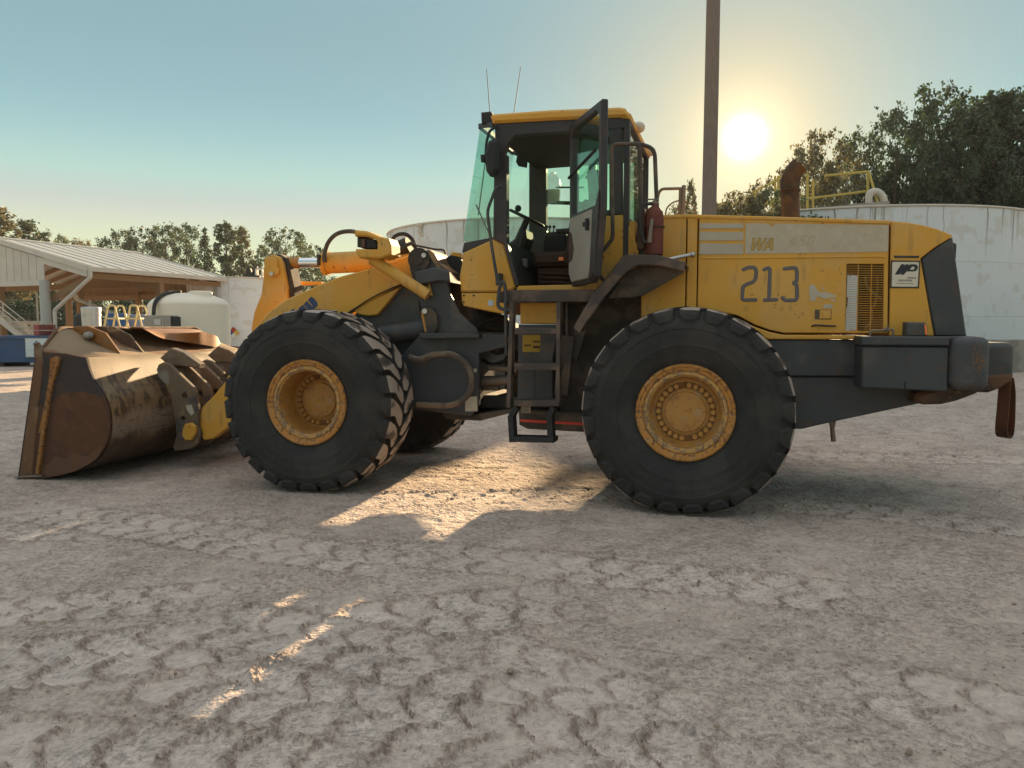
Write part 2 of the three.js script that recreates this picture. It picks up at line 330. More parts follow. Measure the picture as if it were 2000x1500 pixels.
const leafMat = (r, g, b) => phys({ color: rgb(r, g, b), vertexColors: true, roughness: 0.85, transmission: 0.48, thickness: 0, side: THREE.DoubleSide });
M.leaf = leafMat(0.072, 0.104, 0.040); M.leafDark = leafMat(0.036, 0.070, 0.025); M.leafOliveSunlit = leafMat(0.15, 0.135, 0.055);  // olive tone also paints sunlight onto crowns near the sun

// ------------------------------------------------------------------ survey: points measured on the photograph, put on real planes of the machine
function sight(px, py) { return V((px - 1000) / 1500, (750 - py) / 1500, -1).applyAxisAngle(V(1, 0, 0), -PITCH); }
function ground(px, py, y = 0) { const d = sight(px, py); return EYE.clone().addScaledVector(d, (y - EYE.y) / d.y); }
function far(px, py, D) { const d = sight(px, py); return EYE.clone().addScaledVector(d, -D / d.z); }
// frames: x towards the machine's rear, y up, z towards its near (right-hand) side, origin on the ground under the articulation joint
const JOINT = V(0.12, 0, -8.21), TURN_REAR = -16 * R, TURN_FRONT = -13 * R;
const RF = new THREE.Matrix4().makeRotationY(TURN_REAR).setPosition(JOINT), FF = new THREE.Matrix4().makeRotationY(TURN_FRONT).setPosition(JOINT);
const RFi = RF.clone().invert(), FFi = FF.clone().invert();
function on(inv, px, py, t) {
  const o = EYE.clone().applyMatrix4(inv), d = sight(px, py).transformDirection(inv), k = (t - o.z) / d.z;
  return o.addScaledVector(d, k);
}
const r2 = (list, t) => list.map(([x, y]) => { const p = on(RFi, x, y, t); return [p.x, p.y]; });
const f2 = (list, t) => list.map(([x, y]) => { const p = on(FFi, x, y, t); return [p.x, p.y]; });
const rp = (x, y, t) => on(RFi, x, y, t), fp = (x, y, t) => on(FFi, x, y, t);
// ------------------------------------------------------------------ the yard: one sheet, finely cut near the viewer, with tyre prints pressed into it
// each track: a point, a heading, half width, lug period, depth, where it is strong
const TRACKS = [];
function track(pa, pb, width, period, depth, opt = {}) {
  const a = ground(...pa), b = ground(...pb), dx = b.x - a.x, dz = b.z - a.z, L = Math.hypot(dx, dz);
  TRACKS.push({ x: a.x, z: a.z, ux: dx / L, uz: dz / L, L, w: width / 2, p: period, d: depth * 1.35, bend: opt.bend ?? 0, seed: TRACKS.length * 3.7, chev: opt.chev ?? 0.55, rows: opt.rows ?? 2, fine: opt.fine ?? 0, keep: opt.keep ?? 0.75 });
}
track([300, 1300], [1450, 1530], 0.60, 0.25, 0.016, { keep: 1.3 });
track([-80, 1480], [760, 1560], 0.60, 0.25, 0.014, { keep: 1.1 });
track([-80, 1310], [1060, 1180], 0.60, 0.25, 0.015, { keep: 1.0 });
track([420, 1215], [1080, 1330], 0.55, 0.25, 0.012, { keep: 0.9 });
track([-60, 1200], [400, 1160], 0.46, 0.22, 0.014, { keep: 1.2 });
track([740, 974], [1290, 962], 0.55, 0.25, 0.011, { keep: 1.2 });
track([700, 1075], [1200, 1110], 0.55, 0.25, 0.009, { keep: 0.7 });
track([-60, 1040], [420, 1030], 0.55, 0.25, 0.009, { keep: 0.8 });
track([1080, 1105], [1620, 1165], 0.55, 0.26, 0.013, { keep: 1.1 });
track([100, 1000], [760, 1100], 0.6, 0.26, 0.010, { keep: 0.8 });
track([1560, 985], [2050, 1040], 0.6, 0.27, 0.013, { keep: 0.8 });
track([1560, 890], [2050, 900], 0.6, 0.27, 0.012, { keep: 0.7 });
track([1000, 1290], [1250, 1380], 0.45, 0.24, 0.010, { keep: 0.55 });
track([1650, 1330], [2050, 1420], 0.5, 0.24, 0.010, { keep: 0.6 });
track([1290, 1140], [1680, 1255], 0.26, 0.06, 0.008, { fine: 1, keep: 0.95 });
track([780, 990], [1010, 1020], 0.24, 0.06, 0.006, { fine: 1, keep: 0.9 });
track([1500, 1330], [2000, 1480], 0.26, 0.06, 0.006, { fine: 1, keep: 0.5 });
function yard(x, z) { // [height, how pressed and pale 0..1, crumb cover with painted groove shade 0..1]
  const D = Math.hypot(x, z);
  let h = 0.030 * fbm(x * 0.22, z * 0.22, 3, 3) + 0.020 * fbm(x * 1.1, z * 1.1, 3, 5), pale = 0, looseShade = 0;
  if (D < 40) {
    const lump = fbm(x * 3.4, z * 3.4, 4, 9), clod = n3(x * 11, z * 11, 4);
    h += 0.020 * lump + (D < 22 ? 0.008 * clod + 0.005 * n3(x * 27, z * 27, 8) : 0);
    // a churned soil shows drifts lying across the driving direction
    const rip = n3(x * 2.2 + 0.6 * n3(x, z, 2), z * 7.5, 12); h += 0.014 * rip * sstep(-0.2, 0.4, n3(x * 0.5, z * 0.5, 15));
    looseShade = clamp(0.22 + 0.8 * lump + 0.2 * clod);
    for (const t of TRACKS) {
      const ax = x - t.x, az = z - t.z, s = ax * t.ux + az * t.uz;
      if (s < -0.6 || s > t.L + 0.6) continue;
      const w = -ax * t.uz + az * t.ux - t.bend * Math.sin(s * 0.9 + t.seed) + 0.035 * n3(x * 1.6, z * 1.6, t.seed);
      if (Math.abs(w) > t.w + 0.12) continue;
      const ends = sstep(-0.6, 0.3, s) * (1 - sstep(t.L - 0.3, t.L + 0.6, s)), worn = sstep(0.42 - t.keep * 0.6, 0.62 - t.keep * 0.55, 0.5 + 0.6 * n3(x * 0.9, z * 0.9, t.seed + 4)) * ends;
      if (worn <= 0) continue;
      const wob = 0.035 * n3(x * 5, z * 5, t.seed + 9) + 0.018 * n3(x * 12, z * 12, t.seed + 2);
      if (t.fine) { // a car's ribs
        const rib = 0.5 + 0.5 * Math.cos((w + wob * 0.25) / t.p * Math.PI * 2), edge = 1 - sstep(t.w - 0.03, t.w + 0.04, Math.abs(w));
        h = lerp(h, h * 0.6 - t.d + t.d * 1.3 * rib, edge * worn); pale = Math.max(pale, edge * worn * 0.5 * (1 - rib)); continue;
      }
      // two rows of lug prints, half a pitch apart; each lug leaves a pale flat scale with a curved lip
      const side = w < 0 ? -1 : 1, aw = Math.abs(w), q = aw / t.w, ph = (s + wob * 0.35) / t.p + (side < 0 ? 0.5 : 0) + 0.42 * Math.sin(Math.PI * clamp(q * 0.92 + 0.05)) + 0.30 * q, f = ph - Math.floor(ph), own = hash2(Math.floor(ph) + 500, side + 3, Math.round(t.seed * 10));
      const crumb = n3(x * 24, z * 24, 14), rag = 0.03 * n3(x * 15, z * 15, 1) + 0.025 * crumb, g2 = f + rag;
      const padS = sstep(0.0, 0.06, g2) * (1 - sstep(0.70, 0.90, g2)), padW = 1 - sstep(0.86, 1.02, q + wob * 1.2 + rag), rim = 1 - sstep(1.0, 1.3, q);
      const fade = clamp(worn * lerp(0.6, 1, own)), pad = padS * padW, lip = sstep(0.86, 0.95, g2) * padW;
      const ridge = (1 - pad) * rim * clamp(0.5 + 0.5 * n3(x * 9, z * 9, 6) + 0.6 * crumb);
      const calm = 0.030 * fbm(x * 0.22, z * 0.22, 3, 3) + 0.020 * fbm(x * 1.1, z * 1.1, 3, 5) + 0.002 * clod;
      h = lerp(h, lerp(h, calm, 0.2 + 0.75 * pad) - t.d * (pad * (1.0 - 0.8 * f) + lip * 0.7) + t.d * 0.9 * ridge * (1 - lip), fade * rim);
      pale = Math.max(pale * (1 - rim * fade), pad * fade * (0.75 + 0.4 * n3(x * 4, z * 4, 17))); looseShade = lerp(looseShade, clamp(1.0 + 0.5 * crumb), rim * fade * (1 - pad));  // gaps darken for crumbs and also for painted groove shade
      if (pad > 0.3) looseShade *= 1 - 0.8 * pad * fade;
    }
    if (D < 14) h += 0.008 * clamp(looseShade - 0.2) * (n3(x * 38, z * 38, 3) + 0.7 * n3(x * 70, z * 70, 5));
  }
  if (D > 60) h -= 0.0;
  return [h, pale, clamp(looseShade)];
}
{
  const th = [], rad = [0.02];
  for (let i = 0; i <= 640; i++) th.push((-43 + 86 * i / 640) * R);
  for (let i = 1; i < 60; i++) th.push((43 + (317 - 43) * i / 60) * R);
  let r = 0.3; while (r < 1.9) { rad.push(r); r *= 1.12; }
  r = 1.9; while (r < 13.5) { rad.push(r); r *= 1.0056; }
  while (r < 60) { rad.push(r); r *= 1.014; }
  while (r < 240) { rad.push(r); r *= 1.09; }
  rad.push(260);
  const nt = th.length, nr = rad.length, P = new Float32Array(nt * nr * 3), C = new Float32Array(nt * nr * 3), U = new Float32Array(nt * nr * 2), idx = new Uint32Array(nt * (nr - 1) * 6);
  let k = 0;
  for (let j = 0; j < nr; j++) for (let i = 0; i < nt; i++) {
    const x = Math.sin(th[i]) * rad[j], z = -Math.cos(th[i]) * rad[j], o = j * nt + i, [h, pale, looseShade] = yard(x, z);
    P[o * 3] = x; P[o * 3 + 1] = h; P[o * 3 + 2] = z; U[o * 2] = x; U[o * 2 + 1] = z;
    const m = 0.5 + 0.9 * fbm(x * 0.5, z * 0.5, 4, 21);
    let c = cmix([0.62, 0.51, 0.445], [0.52, 0.42, 0.36], clamp(m));
    const grain = sstep(-0.12, 0.22, n3(x * 31, z * 31, 2) + 0.7 * n3(x * 62, z * 62, 7)); c = cmix(c, [0.22, 0.155, 0.12], 0.78 * clamp(looseShade * (Math.hypot(x, z) < 18 ? 0.35 + 0.85 * grain : 0.8))); c = cmix(c, [0.70, 0.595, 0.53], 0.78 * clamp(pale));
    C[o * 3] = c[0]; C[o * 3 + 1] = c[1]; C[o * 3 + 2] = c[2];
    if (j < nr - 1) { const i2 = (i + 1) % nt, a = o, b = j * nt + i2, d = a + nt, e = b + nt; idx.set([a, b, d, b, e, d], k); k += 6; }
  }
  const g = new THREE.BufferGeometry();
  g.setAttribute('position', new THREE.BufferAttribute(P, 3)); g.setAttribute('color', new THREE.BufferAttribute(C, 3)); g.setAttribute('uv', new THREE.BufferAttribute(U, 2));
  g.setIndex(new THREE.BufferAttribute(idx, 1)); g.computeVertexNormals();
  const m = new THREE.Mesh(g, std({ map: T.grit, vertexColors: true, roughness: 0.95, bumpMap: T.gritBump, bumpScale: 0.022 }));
  m.name = 'ground'; m.receiveShadow = m.castShadow = true; scene.add(m);
  tag(m, 'dry pale dirt yard pressed with tyre prints', null, null, 'structure');
}
// crumbs of soil and gravel lying about on the yard
{
  const g = new THREE.IcosahedronGeometry(1, 0), p = g.attributes.position;
  for (let i = 0; i < p.count; i++) { const k = 1 + 0.35 * n3(p.getX(i) * 2.1, p.getY(i) * 2.1, p.getZ(i) * 2.1); p.setXYZ(i, p.getX(i) * k, p.getY(i) * k * 0.7, p.getZ(i) * k); }
  g.computeVertexNormals();
  const N = 5000, im = new THREE.InstancedMesh(g, std({ color: rgb(0.34, 0.26, 0.21), roughness: 0.95 }), N), o = new THREE.Object3D(), c = new THREE.Color();
  for (let i = 0, n = 0; n < N && i < N * 12; i++) {
    const D = 2.1 * Math.exp(rnd() * 1.9), a = rr(-42, 42) * R, x = Math.sin(a) * D, z = -Math.cos(a) * D, [h, pale, looseShade] = yard(x, z);
    if (rnd() > 0.04 + looseShade * 0.9 - pale) continue;
    const s = 0.0025 + 0.006 * Math.pow(rnd(), 4) + (rnd() < 0.004 ? 0.012 : 0);
    o.position.set(x, h + s * 0.2, z); o.rotation.set(rnd() * 6, rnd() * 6, rnd() * 6); o.scale.setScalar(s); o.updateMatrix();
    im.setMatrixAt(n, o.matrix); const t = rr(0.7, 1.25); im.setColorAt(n, c.setRGB(t, t * 0.97, t * 0.94)); n++; im.count = n;
  }
  im.name = 'gravel'; im.castShadow = im.receiveShadow = true; scene.add(im);
  tag(im, 'crumbs of soil and small gravel scattered over the yard', null, null, 'stuff');
}

// ------------------------------------------------------------------ storage tanks behind the machine
function shell(r, h, u = 3) {
  const g = new THREE.CylinderGeometry(r, r, h, 96, 1, true).translate(0, h / 2, 0), uv = g.attributes.uv;
  for (let i = 0; i < uv.count; i++) uv.setXY(i, uv.getX(i) * Math.round(r * 2 * Math.PI / 16 * u) , uv.getY(i));
  return g;
}
function tank(name, label, cx, D, r, h, roofRise) {
  const t = thing(name, label, 'tank', cx, 0, -D);
  mesh('shell', shell(r, h), M.tank, t, true);
  mesh('roof', new THREE.LatheGeometry([[0.001, h + roofRise], [r * 0.5, h + roofRise * 0.55], [r - 0.02, h + 0.03]].map((p) => new THREE.Vector2(...p)), 96), M.tankTrim, t);
  mesh('rim', new THREE.TorusGeometry(r + 0.01, 0.045, 6, 120).rotateX(Math.PI / 2).translate(0, h, 0), M.tankTrim, t);
  for (const y of [h / 3, h * 2 / 3]) mesh('seam', new THREE.TorusGeometry(r, 0.012, 4, 120).rotateX(Math.PI / 2).translate(0, y, 0), M.tank, t);
  return t;
}
const tankBig = tank('storage_tank', 'huge white tank with yellow guard rails on its roof', 15.2, 36.2, 8.0, 5.98, 0.5);
{
  // guard rails and gangway on the big tank's roof, sunlit pipe bend beside them
  const put = (px, py, D) => far(px, py, D).sub(V(15.2, 0, -36.2));
  const rail = (list, r = 0.05) => mesh('guard_rail', pipe(list, r, 0, 6), M.railYellow, tankBig);
  const D1 = 30.5, D2 = 33.5;
  rail([put(1612, 343, D1), put(1697, 335, D1), put(1716, 402, D1 - 0.6)]); rail([put(1580, 388, D1), put(1697, 373, D1)]); rail([put(1695, 336, D1), put(1695, 406, D1)]);
  rail([put(1577, 340, D1 + 1), put(1577, 420, D1 + 1)]); rail([put(1588, 352, D1 + 1), put(1588, 418, D1 + 1)]);
  rail([put(1472, 374, D2), put(1519, 352, D2), put(1519, 346, D2), put(1545, 343, D2)]); rail([put(1472, 374, D2), put(1472, 425, D2)]); rail([put(1472, 376, D2), put(1524, 415, D2)]); rail([put(1474, 404, D2), put(1524, 390, D2)]);
  rail([put(1520, 345, D2), put(1520, 428, D2)]); rail([put(1514, 345, D2), put(1514, 428, D2)]);
  mesh('pipe_bend', hose([put(1697, 402, 30), put(1699, 378, 30), put(1712, 374, 30), put(1724, 384, 30), put(1728, 402, 30)], 0.13, 12), M.tankTrim, tankBig);
  mesh('gangway', beam(put(1560, 414, 30.5), put(1735, 398, 29.5), 0.7, 0.12), M.concrete, tankBig);
}
const tankMid = tank('storage_tank', 'white rust-streaked tank with elbow vent, behind the cab', 0.63, 34, 6.0, 5.5, 0.25);
{
  const p = (px, py, D = 29.6) => far(px, py, D).sub(V(0.63, 0, -34));
  mesh('vent_pipe', hose([p(838, 463), p(828, 459), p(822, 454), p(822, 440)], 0.10, 12), M.tankTrim, tankMid);
  mesh('vent_cap', rod(p(822, 442), p(822, 437), 0.16, 0.16, 16), M.tankTrim, tankMid);
  mesh('flange', rod(p(836, 462, 29.5), p(841, 464, 29.5), 0.16, 0.16, 16), M.tankTrim, tankMid);
}
const tankSmall = tank('storage_tank', 'small white tank with black equipment deck, beside the tilt crank', -15.95, 45, 2.9, 4.3, 0.1);
{
  const p = (px, py, D = 44) => far(px, py, D).sub(V(-15.95, 0, -45));
  const a = p(474, 549), b = p(508, 538);
  mesh('deck', box(a.x, b.x, a.y, b.y, -0.6, 1.1, 0.03), M.black, tankSmall);
  for (const [px, w, h] of [[477, 0.3, 0.35], [492, 0.15, 0.5], [488, 0.4, 0.15]]) { const q = p(px, 537); mesh('deck_fitting', [box(q.x - w / 2, q.x + w / 2, q.y, q.y + h, 0, 0.3, 0.04), zcyl(q.x, q.y + h, 0.05, 0.25, w * 0.4, 12)], M.black, tankSmall); }
  mesh('handrail', [pipe([p(500, 548), p(500, 524), p(512, 526), p(512, 548)], 0.06, 0.1, 6)], M.trim, tankSmall);
  // hazard diamond: four coloured fields
  const c = p(456, 650, 41.8), s = 0.33;
  const dia = sub('hazard_placard', tankSmall); dia.position.copy(c);
  mesh('backing', plate([[-s * 1.12, 0], [0, -s * 1.12], [s * 1.12, 0], [0, s * 1.12]], -0.03, -0.004), M.trim, dia);
  const q = (x, y, col) => mesh('field', plate([[x - s / 2, y], [x, y - s / 2], [x + s / 2, y], [x, y + s / 2]].map(([a2, b2]) => [a2 * 0.97, b2 * 0.97]), -0.003, 0.006, 0), std({ color: col, roughness: 0.5 }), dia);
  q(0, s / 2, rgb(0.4, 0.03, 0.025)); q(-s / 2, 0, rgb(0.03, 0.05, 0.26)); q(s / 2, 0, rgb(0.62, 0.42, 0.05)); q(0, -s / 2, rgb(0.7, 0.7, 0.68));
}
// containment wall in front of the big tank
{
  const w = thing('containment_wall', 'low grey concrete wall round the big tank', 'wall', 0, 0, 0);
  mesh('wall', [box(8.5, 30, -0.2, 1.14, -27.1, -26.8, 0.03), box(8.5, 8.8, -0.2, 1.13, -45, -27.1, 0.03)], M.concrete, w);
}
// utility pole
{
  const base = far(1380, 640, 25), t = thing('utility_pole', 'tall weathered wooden utility pole beside the sun', 'pole', base.x, 0, base.z);
  mesh('shaft', rod(V(0, -0.3, 0), V(0.03, 15, 0), 0.245, 0.205, 28), M.pole, t);
}

// ------------------------------------------------------------------ open shed on posts
{
  const h0 = 4.22, h1 = 5.74, W = 6.3, a = V(-18.85, 0, -34.7), b = V(-15.7, 0, -42.1), L = a.distanceTo(b), turn = Math.atan2(-(b.z - a.z), b.x - a.x);
  const s = thing('open_shed', 'open pole shed with grey metal roof and pale siding gable', 'shed', a.x, 0, a.z, turn);   // x along the eave, z = -W .. away to the ridge
  const th = 0.08, slope = (h1 - h0) / W;
  const roofAt = (z) => h0 + (-z) * slope;
  const roofSheet = (sgn) => plate([[0, 0], [L + 0.3, 0], [L + 0.3, Math.hypot(W, h1 - h0)], [0, Math.hypot(W, h1 - h0)]], 0, th, 0.01);
  const ang = Math.atan2(h1 - h0, W);
  mesh('roof_sheet', [roofSheet(1).rotateX(-Math.PI / 2 + ang).translate(-0.15, h0, 0), ...Array.from({ length: 11 }, (_, i) => beam(V(0.05 + i * (L / 10.4), h0 + th + 0.012, 0.02), V(0.05 + i * (L / 10.4), h1 + th + 0.012, -W), 0.04, 0.02))], M.roof, s);
  mesh('roof_sheet', plate([[0, 0], [L + 0.3, 0], [L + 0.3, Math.hypot(W, h1 - h0)], [0, Math.hypot(W, h1 - h0)]], 0, th, 0.01).rotateX(-Math.PI / 2 - ang).translate(-0.15, h1, -W), M.roof, s);
  mesh('ridge_cap', rod(V(-0.16, h1 + 0.07, -W), V(L + 0.16, h1 + 0.07, -W), 0.1, 0.1, 8), M.trim, s);
  mesh('gutter', box(-0.2, L + 0.2, h0 - 0.16, h0 + 0.06, 0.0, 0.17, 0.03), M.trim, s);
  for (const x of [-0.19, L + 0.19]) mesh('rake_trim', [beam(V(x, h0 - 0.02, 0.02), V(x, h1 + 0.0, -W), 0.05, 0.24), beam(V(x, h0 - 0.02, -2 * W), V(x, h1, -W), 0.05, 0.24)], M.trim, s);
  // gable siding boards above the tie beam; the eave bay is left open
  const z0 = -2.95, bw = 0.52, tie = 3.75;
  for (let i = 0; i < 13; i++) { const za = z0 - i * bw, zb = za - bw + 0.03, top = (z) => Math.min(roofAt(z), h1 - (Math.max(0, -z - W)) * slope) - 0.17;
    mesh('siding_board', plate([[-za, tie], [-zb, tie], [-zb, top(zb)], [-za, top(za)]], -0.02, 0.02, 0.008).rotateY(Math.PI / 2).translate(-0.1, 0, 0), M.siding, s); }
  for (let i = 0; i < 24; i++) { const za = -0.4 - i * bw, zb = za - bw + 0.03, top = (z) => Math.min(roofAt(z), h1 - (Math.max(0, -z - W)) * slope) - 0.17;
    if (top(za) > tie + 0.05 - 0.4) mesh('gable_board', plate([[-za, 3.35], [-zb, 3.35], [-zb, top(zb)], [-za, top(za)]], -0.02, 0.02, 0.008).rotateY(Math.PI / 2).translate(L, 0, 0), M.wood, s); }
  mesh('tie_beam', box(-0.14, 0.02, tie - 0.24, tie - 0.0, -2 * W, -2.9, 0.02), M.trim, s);
  mesh('eave_beam', box(0, L, h0 - 0.45, h0 - 0.2, -0.32, -0.16, 0.01), M.wood, s);
  mesh('outrigger', beam(V(-0.05, h0 - 0.24, -0.15), V(-0.05, h0 + 0.42, -2.95), 0.14, 0.3), M.trim, s);
  for (let i = 0; i < 7; i++) mesh('rafter', [beam(V(0.3 + i * (L - 0.6) / 6, h0 - 0.16, -0.2), V(0.3 + i * (L - 0.6) / 6, h1 - 0.16, -W), 0.07, 0.24), beam(V(0.3 + i * (L - 0.6) / 6, h0 - 0.16, -2 * W + 0.2), V(0.3 + i * (L - 0.6) / 6, h1 - 0.16, -W), 0.07, 0.24)], M.wood, s);
  mesh('cross_beam', [beam(V(L * 0.5, 3.72, -0.3), V(L * 0.5, 3.72, -2 * W), 0.12, 0.3), beam(V(L * 0.98, 3.3, -0.3), V(L * 0.98, 3.3, -2 * W), 0.12, 0.3)], M.wood, s);
  mesh('post', rod(V(-0.1, 0, -2.98), V(-0.1, tie - 0.02, -2.98), 0.22, 0.22, 20), M.post, s);
  for (const [x, z] of [[L * 0.5, -0.28], [L * 0.98, -0.28], [0.05, -6.3], [0.05, -9.6], [L * 0.5, -6], [L * 0.98, -6.2], [L * 0.98, -12]]) mesh('post', box(x - 0.14, x + 0.14, 0, x > L * 0.4 && z > -1 ? h0 - 0.45 : 3.6, z - 0.14, z + 0.14, 0.015), z > -1 && x > L * 0.9 ? M.post : M.wood, s);
  mesh('knee_brace', beam(V(0.25, h0 - 0.35, -0.35), V(0.25, 2.9, -3.0), 0.1, 0.3), M.wood, s);
  mesh('downspout', pipe([V(-0.12, h0 - 0.1, 0.08), V(-0.12, h0 - 0.42, 0.08), V(-0.12, 2.35, -2.35), V(-0.12, 0.2, -2.35)], 0.085, 0.05, 8), M.trim, s);
  mesh('conduit', pipe([V(2.2, 3.4, -4.0), V(2.2, 3.0, -4.0), V(3.6, 1.7, -1.0)], 0.09, 0.2, 8), M.trim, s);
  mesh('pipe_frame', [pipe([V(L * 0.55, 0, -1.1), V(L * 0.55, 3.1, -1.1), V(L + 0.1, 3.1, -1.1), V(L + 0.1, 0, -1.1)], 0.05, 0.15, 6)], M.trim, s);
}
// ------------------------------------------------------------------ things in and round the shed
{
  const c = far(50, 640, 31.5), d = thing('dumpster', 'blue steel dumpster with a white sign, before the shed', 'dumpster', c.x + 0.55, 0, c.z, -4 * R);
  mesh('body', plate([[-1.35, 0.16], [1.4, 0.16], [1.48, 1.12], [-1.48, 1.12]], -0.8, 0.8, 0.02), M.blue, d);
  mesh('top_rim', box(-1.54, 1.54, 1.10, 1.24, -0.86, 0.86, 0.02), M.blue, d);
  for (const x of [-1.3, 1.25]) mesh('rib', box(x - 0.05, x + 0.05, 0.16, 1.1, 0.79, 0.86, 0.01), M.blue, d);
  for (const x of [-1.1, 1.1]) mesh('skid', box(x - 0.1, x + 0.1, 0, 0.17, -0.75, 0.75), M.black, d);
  const cv = document.createElement('canvas'); cv.width = 256; cv.height = 200; const x = cv.getContext('2d');
  x.fillStyle = '#c9cfd2'; x.fillRect(0, 0, 256, 200); x.save(); x.translate(128, 62); x.rotate(Math.PI / 4); x.strokeStyle = '#26406e'; x.lineWidth = 11; x.strokeRect(-24, -24, 22, 48); x.strokeRect(4, -24, 20, 20); x.strokeRect(4, 6, 20, 20); x.restore();
  x.fillStyle = '#8fa3b8'; x.font = 'bold 15px sans-serif'; x.textAlign = 'center'; for (let i = 0; i < 34; i++) x.fillRect(38 + i * 5.4, 122, 3.4, 9); for (let i = 0; i < 16; i++) x.fillRect(80 + i * 6, 172, 4, 6);
  const g = new THREE.PlaneGeometry(0.9, 0.72), tx = new THREE.CanvasTexture(cv); tx.colorSpace = THREE.SRGBColorSpace;
  mesh('sign_backing', box(0.02, 0.96, 0.38, 1.14, 0.86, 0.882), M.white, d);
  mesh('sign', g.translate(0.49, 0.76, 0.886), std({ map: tx, roughness: 0.5 }), d, true);
}
for (const [px, label, w] of [[78, 'dull red can standing on the blue dumpster rim, next to the brighter one', 0.22], [93, 'dark red bucket on the blue dumpster rim, nearer the bucket', 0.3]]) {
  const c = far(px, 653, 31.4), t = thing('paint_can', label, 'can', c.x, 1.245, c.z);
  mesh('body', new THREE.LatheGeometry([[0.001, 0], [w * 0.85, 0], [w, 0.03], [w, 0.4], [w * 1.06, 0.42], [w * 0.9, 0.44], [0.001, 0.42]].map((p) => new THREE.Vector2(...p)), 20), px < 80 ? std({ color: rgb(0.42, 0.09, 0.08), roughness: 0.6 }) : std({ color: rgb(0.16, 0.02, 0.02), roughness: 0.5 }), t);
  mesh('band', new THREE.TorusGeometry(w * 1.01, 0.02, 6, 24).rotateX(Math.PI / 2).translate(0, 0.2, 0), M.white, t);
}
{
  const c = far(371, 640, 23), t = thing('poly_tank', 'round cream plastic tank with a black hose', 'tank', c.x, 0, c.z), r = 1.14, h = 2.27;
  mesh('shell', new THREE.LatheGeometry([[0.001, 0], [r, 0], [r + 0.01, 0.1], [r, h * 0.5], [r + 0.012, h * 0.52], [r, h * 0.54], [r, h - 0.06], [r - 0.06, h + 0.03], [r * 0.85, h + 0.13], [r * 0.65, h + 0.22], [r * 0.4, h + 0.29], [0.34, h + 0.30], [0.001, h + 0.32]].map((p) => new THREE.Vector2(...p)), 64), M.plastic, t);
  mesh('manway', new THREE.LatheGeometry([[0.001, 0.42], [0.28, 0.42], [0.34, 0.39], [0.34, 0.25], [0.40, 0.15]].map((p) => new THREE.Vector2(...p)), 32).translate(0.42, h - 0.06, 0.18), M.plastic, t);
  mesh('hose', hose([V(-0.30, h + 0.32, 0.3), V(-0.40, h + 0.28, 0.62), V(-0.5, h + 0.03, 1.07), V(-0.52, h - 0.4, 1.2), V(-0.52, 0.8, 1.22)], 0.055, 10), M.hose, t);
  mesh('valve', [box(-0.42, -0.25, h + 0.26, h + 0.36, 0.22, 0.42, 0.03), rod(V(-0.32, h + 0.34, 0.3), V(-0.1, h + 0.34, 0.3), 0.04)], M.hose, t);
  const k = far(320, 640, 21), b = thing('control_cabinet', 'grey metal cabinet standing by the cream plastic tank', 'cabinet', k.x, 0, k.z);
  mesh('body', box(-0.42, 0.30, 0.9, 1.89, -0.25, 0.25, 0.02), M.box, b); mesh('side_post', box(0.30, 0.39, 0, 1.86, -0.2, 0.24, 0.02), M.black, b);
  mesh('leg', box(-0.4, -0.34, 0, 0.9, -0.2, 0.2), M.box, b); mesh('meter', [box(-0.14, 0.04, 1.62, 1.78, 0.25, 0.27, 0.02)], M.trim, b); mesh('door_edge', box(0.08, 0.10, 0.95, 1.86, 0.25, 0.262), M.post, b);
}
for (const [px, label] of [[225, 'yellow ladder top rising before the dark blue drum'], [268, 'yellow ladder top standing next to the cream plastic tank']]) {
  const c = far(px, 640, 25), t = thing('crossover_ladder', label, 'ladder', c.x, 0, c.z, 0, 'yellow ladders behind the bucket');
  const y = 2.27;
  for (const z of [0.2, -0.35]) mesh('stile', pipe([V(-0.36, 1.1, z), V(-0.11, y - 0.03, z), V(-0.07, y, z), V(0.07, y, z), V(0.11, y - 0.03, z), V(0.36, 1.1, z)], 0.03, 0.05, 8), M.ladder, t);
  for (const [yy, w] of [[1.85, 0.19], [1.45, 0.28], [1.1, 0.36]]) mesh('rung', box(-w, w, yy - 0.025, yy + 0.025, -0.35, 0.23, 0.01), M.ladder, t);
  mesh('leg', [rod(V(-0.36, 1.1, 0.2), V(-0.5, 0, 0.2), 0.03), rod(V(0.36, 1.1, 0.2), V(0.5, 0, 0.2), 0.03)], M.ladder, t);
}
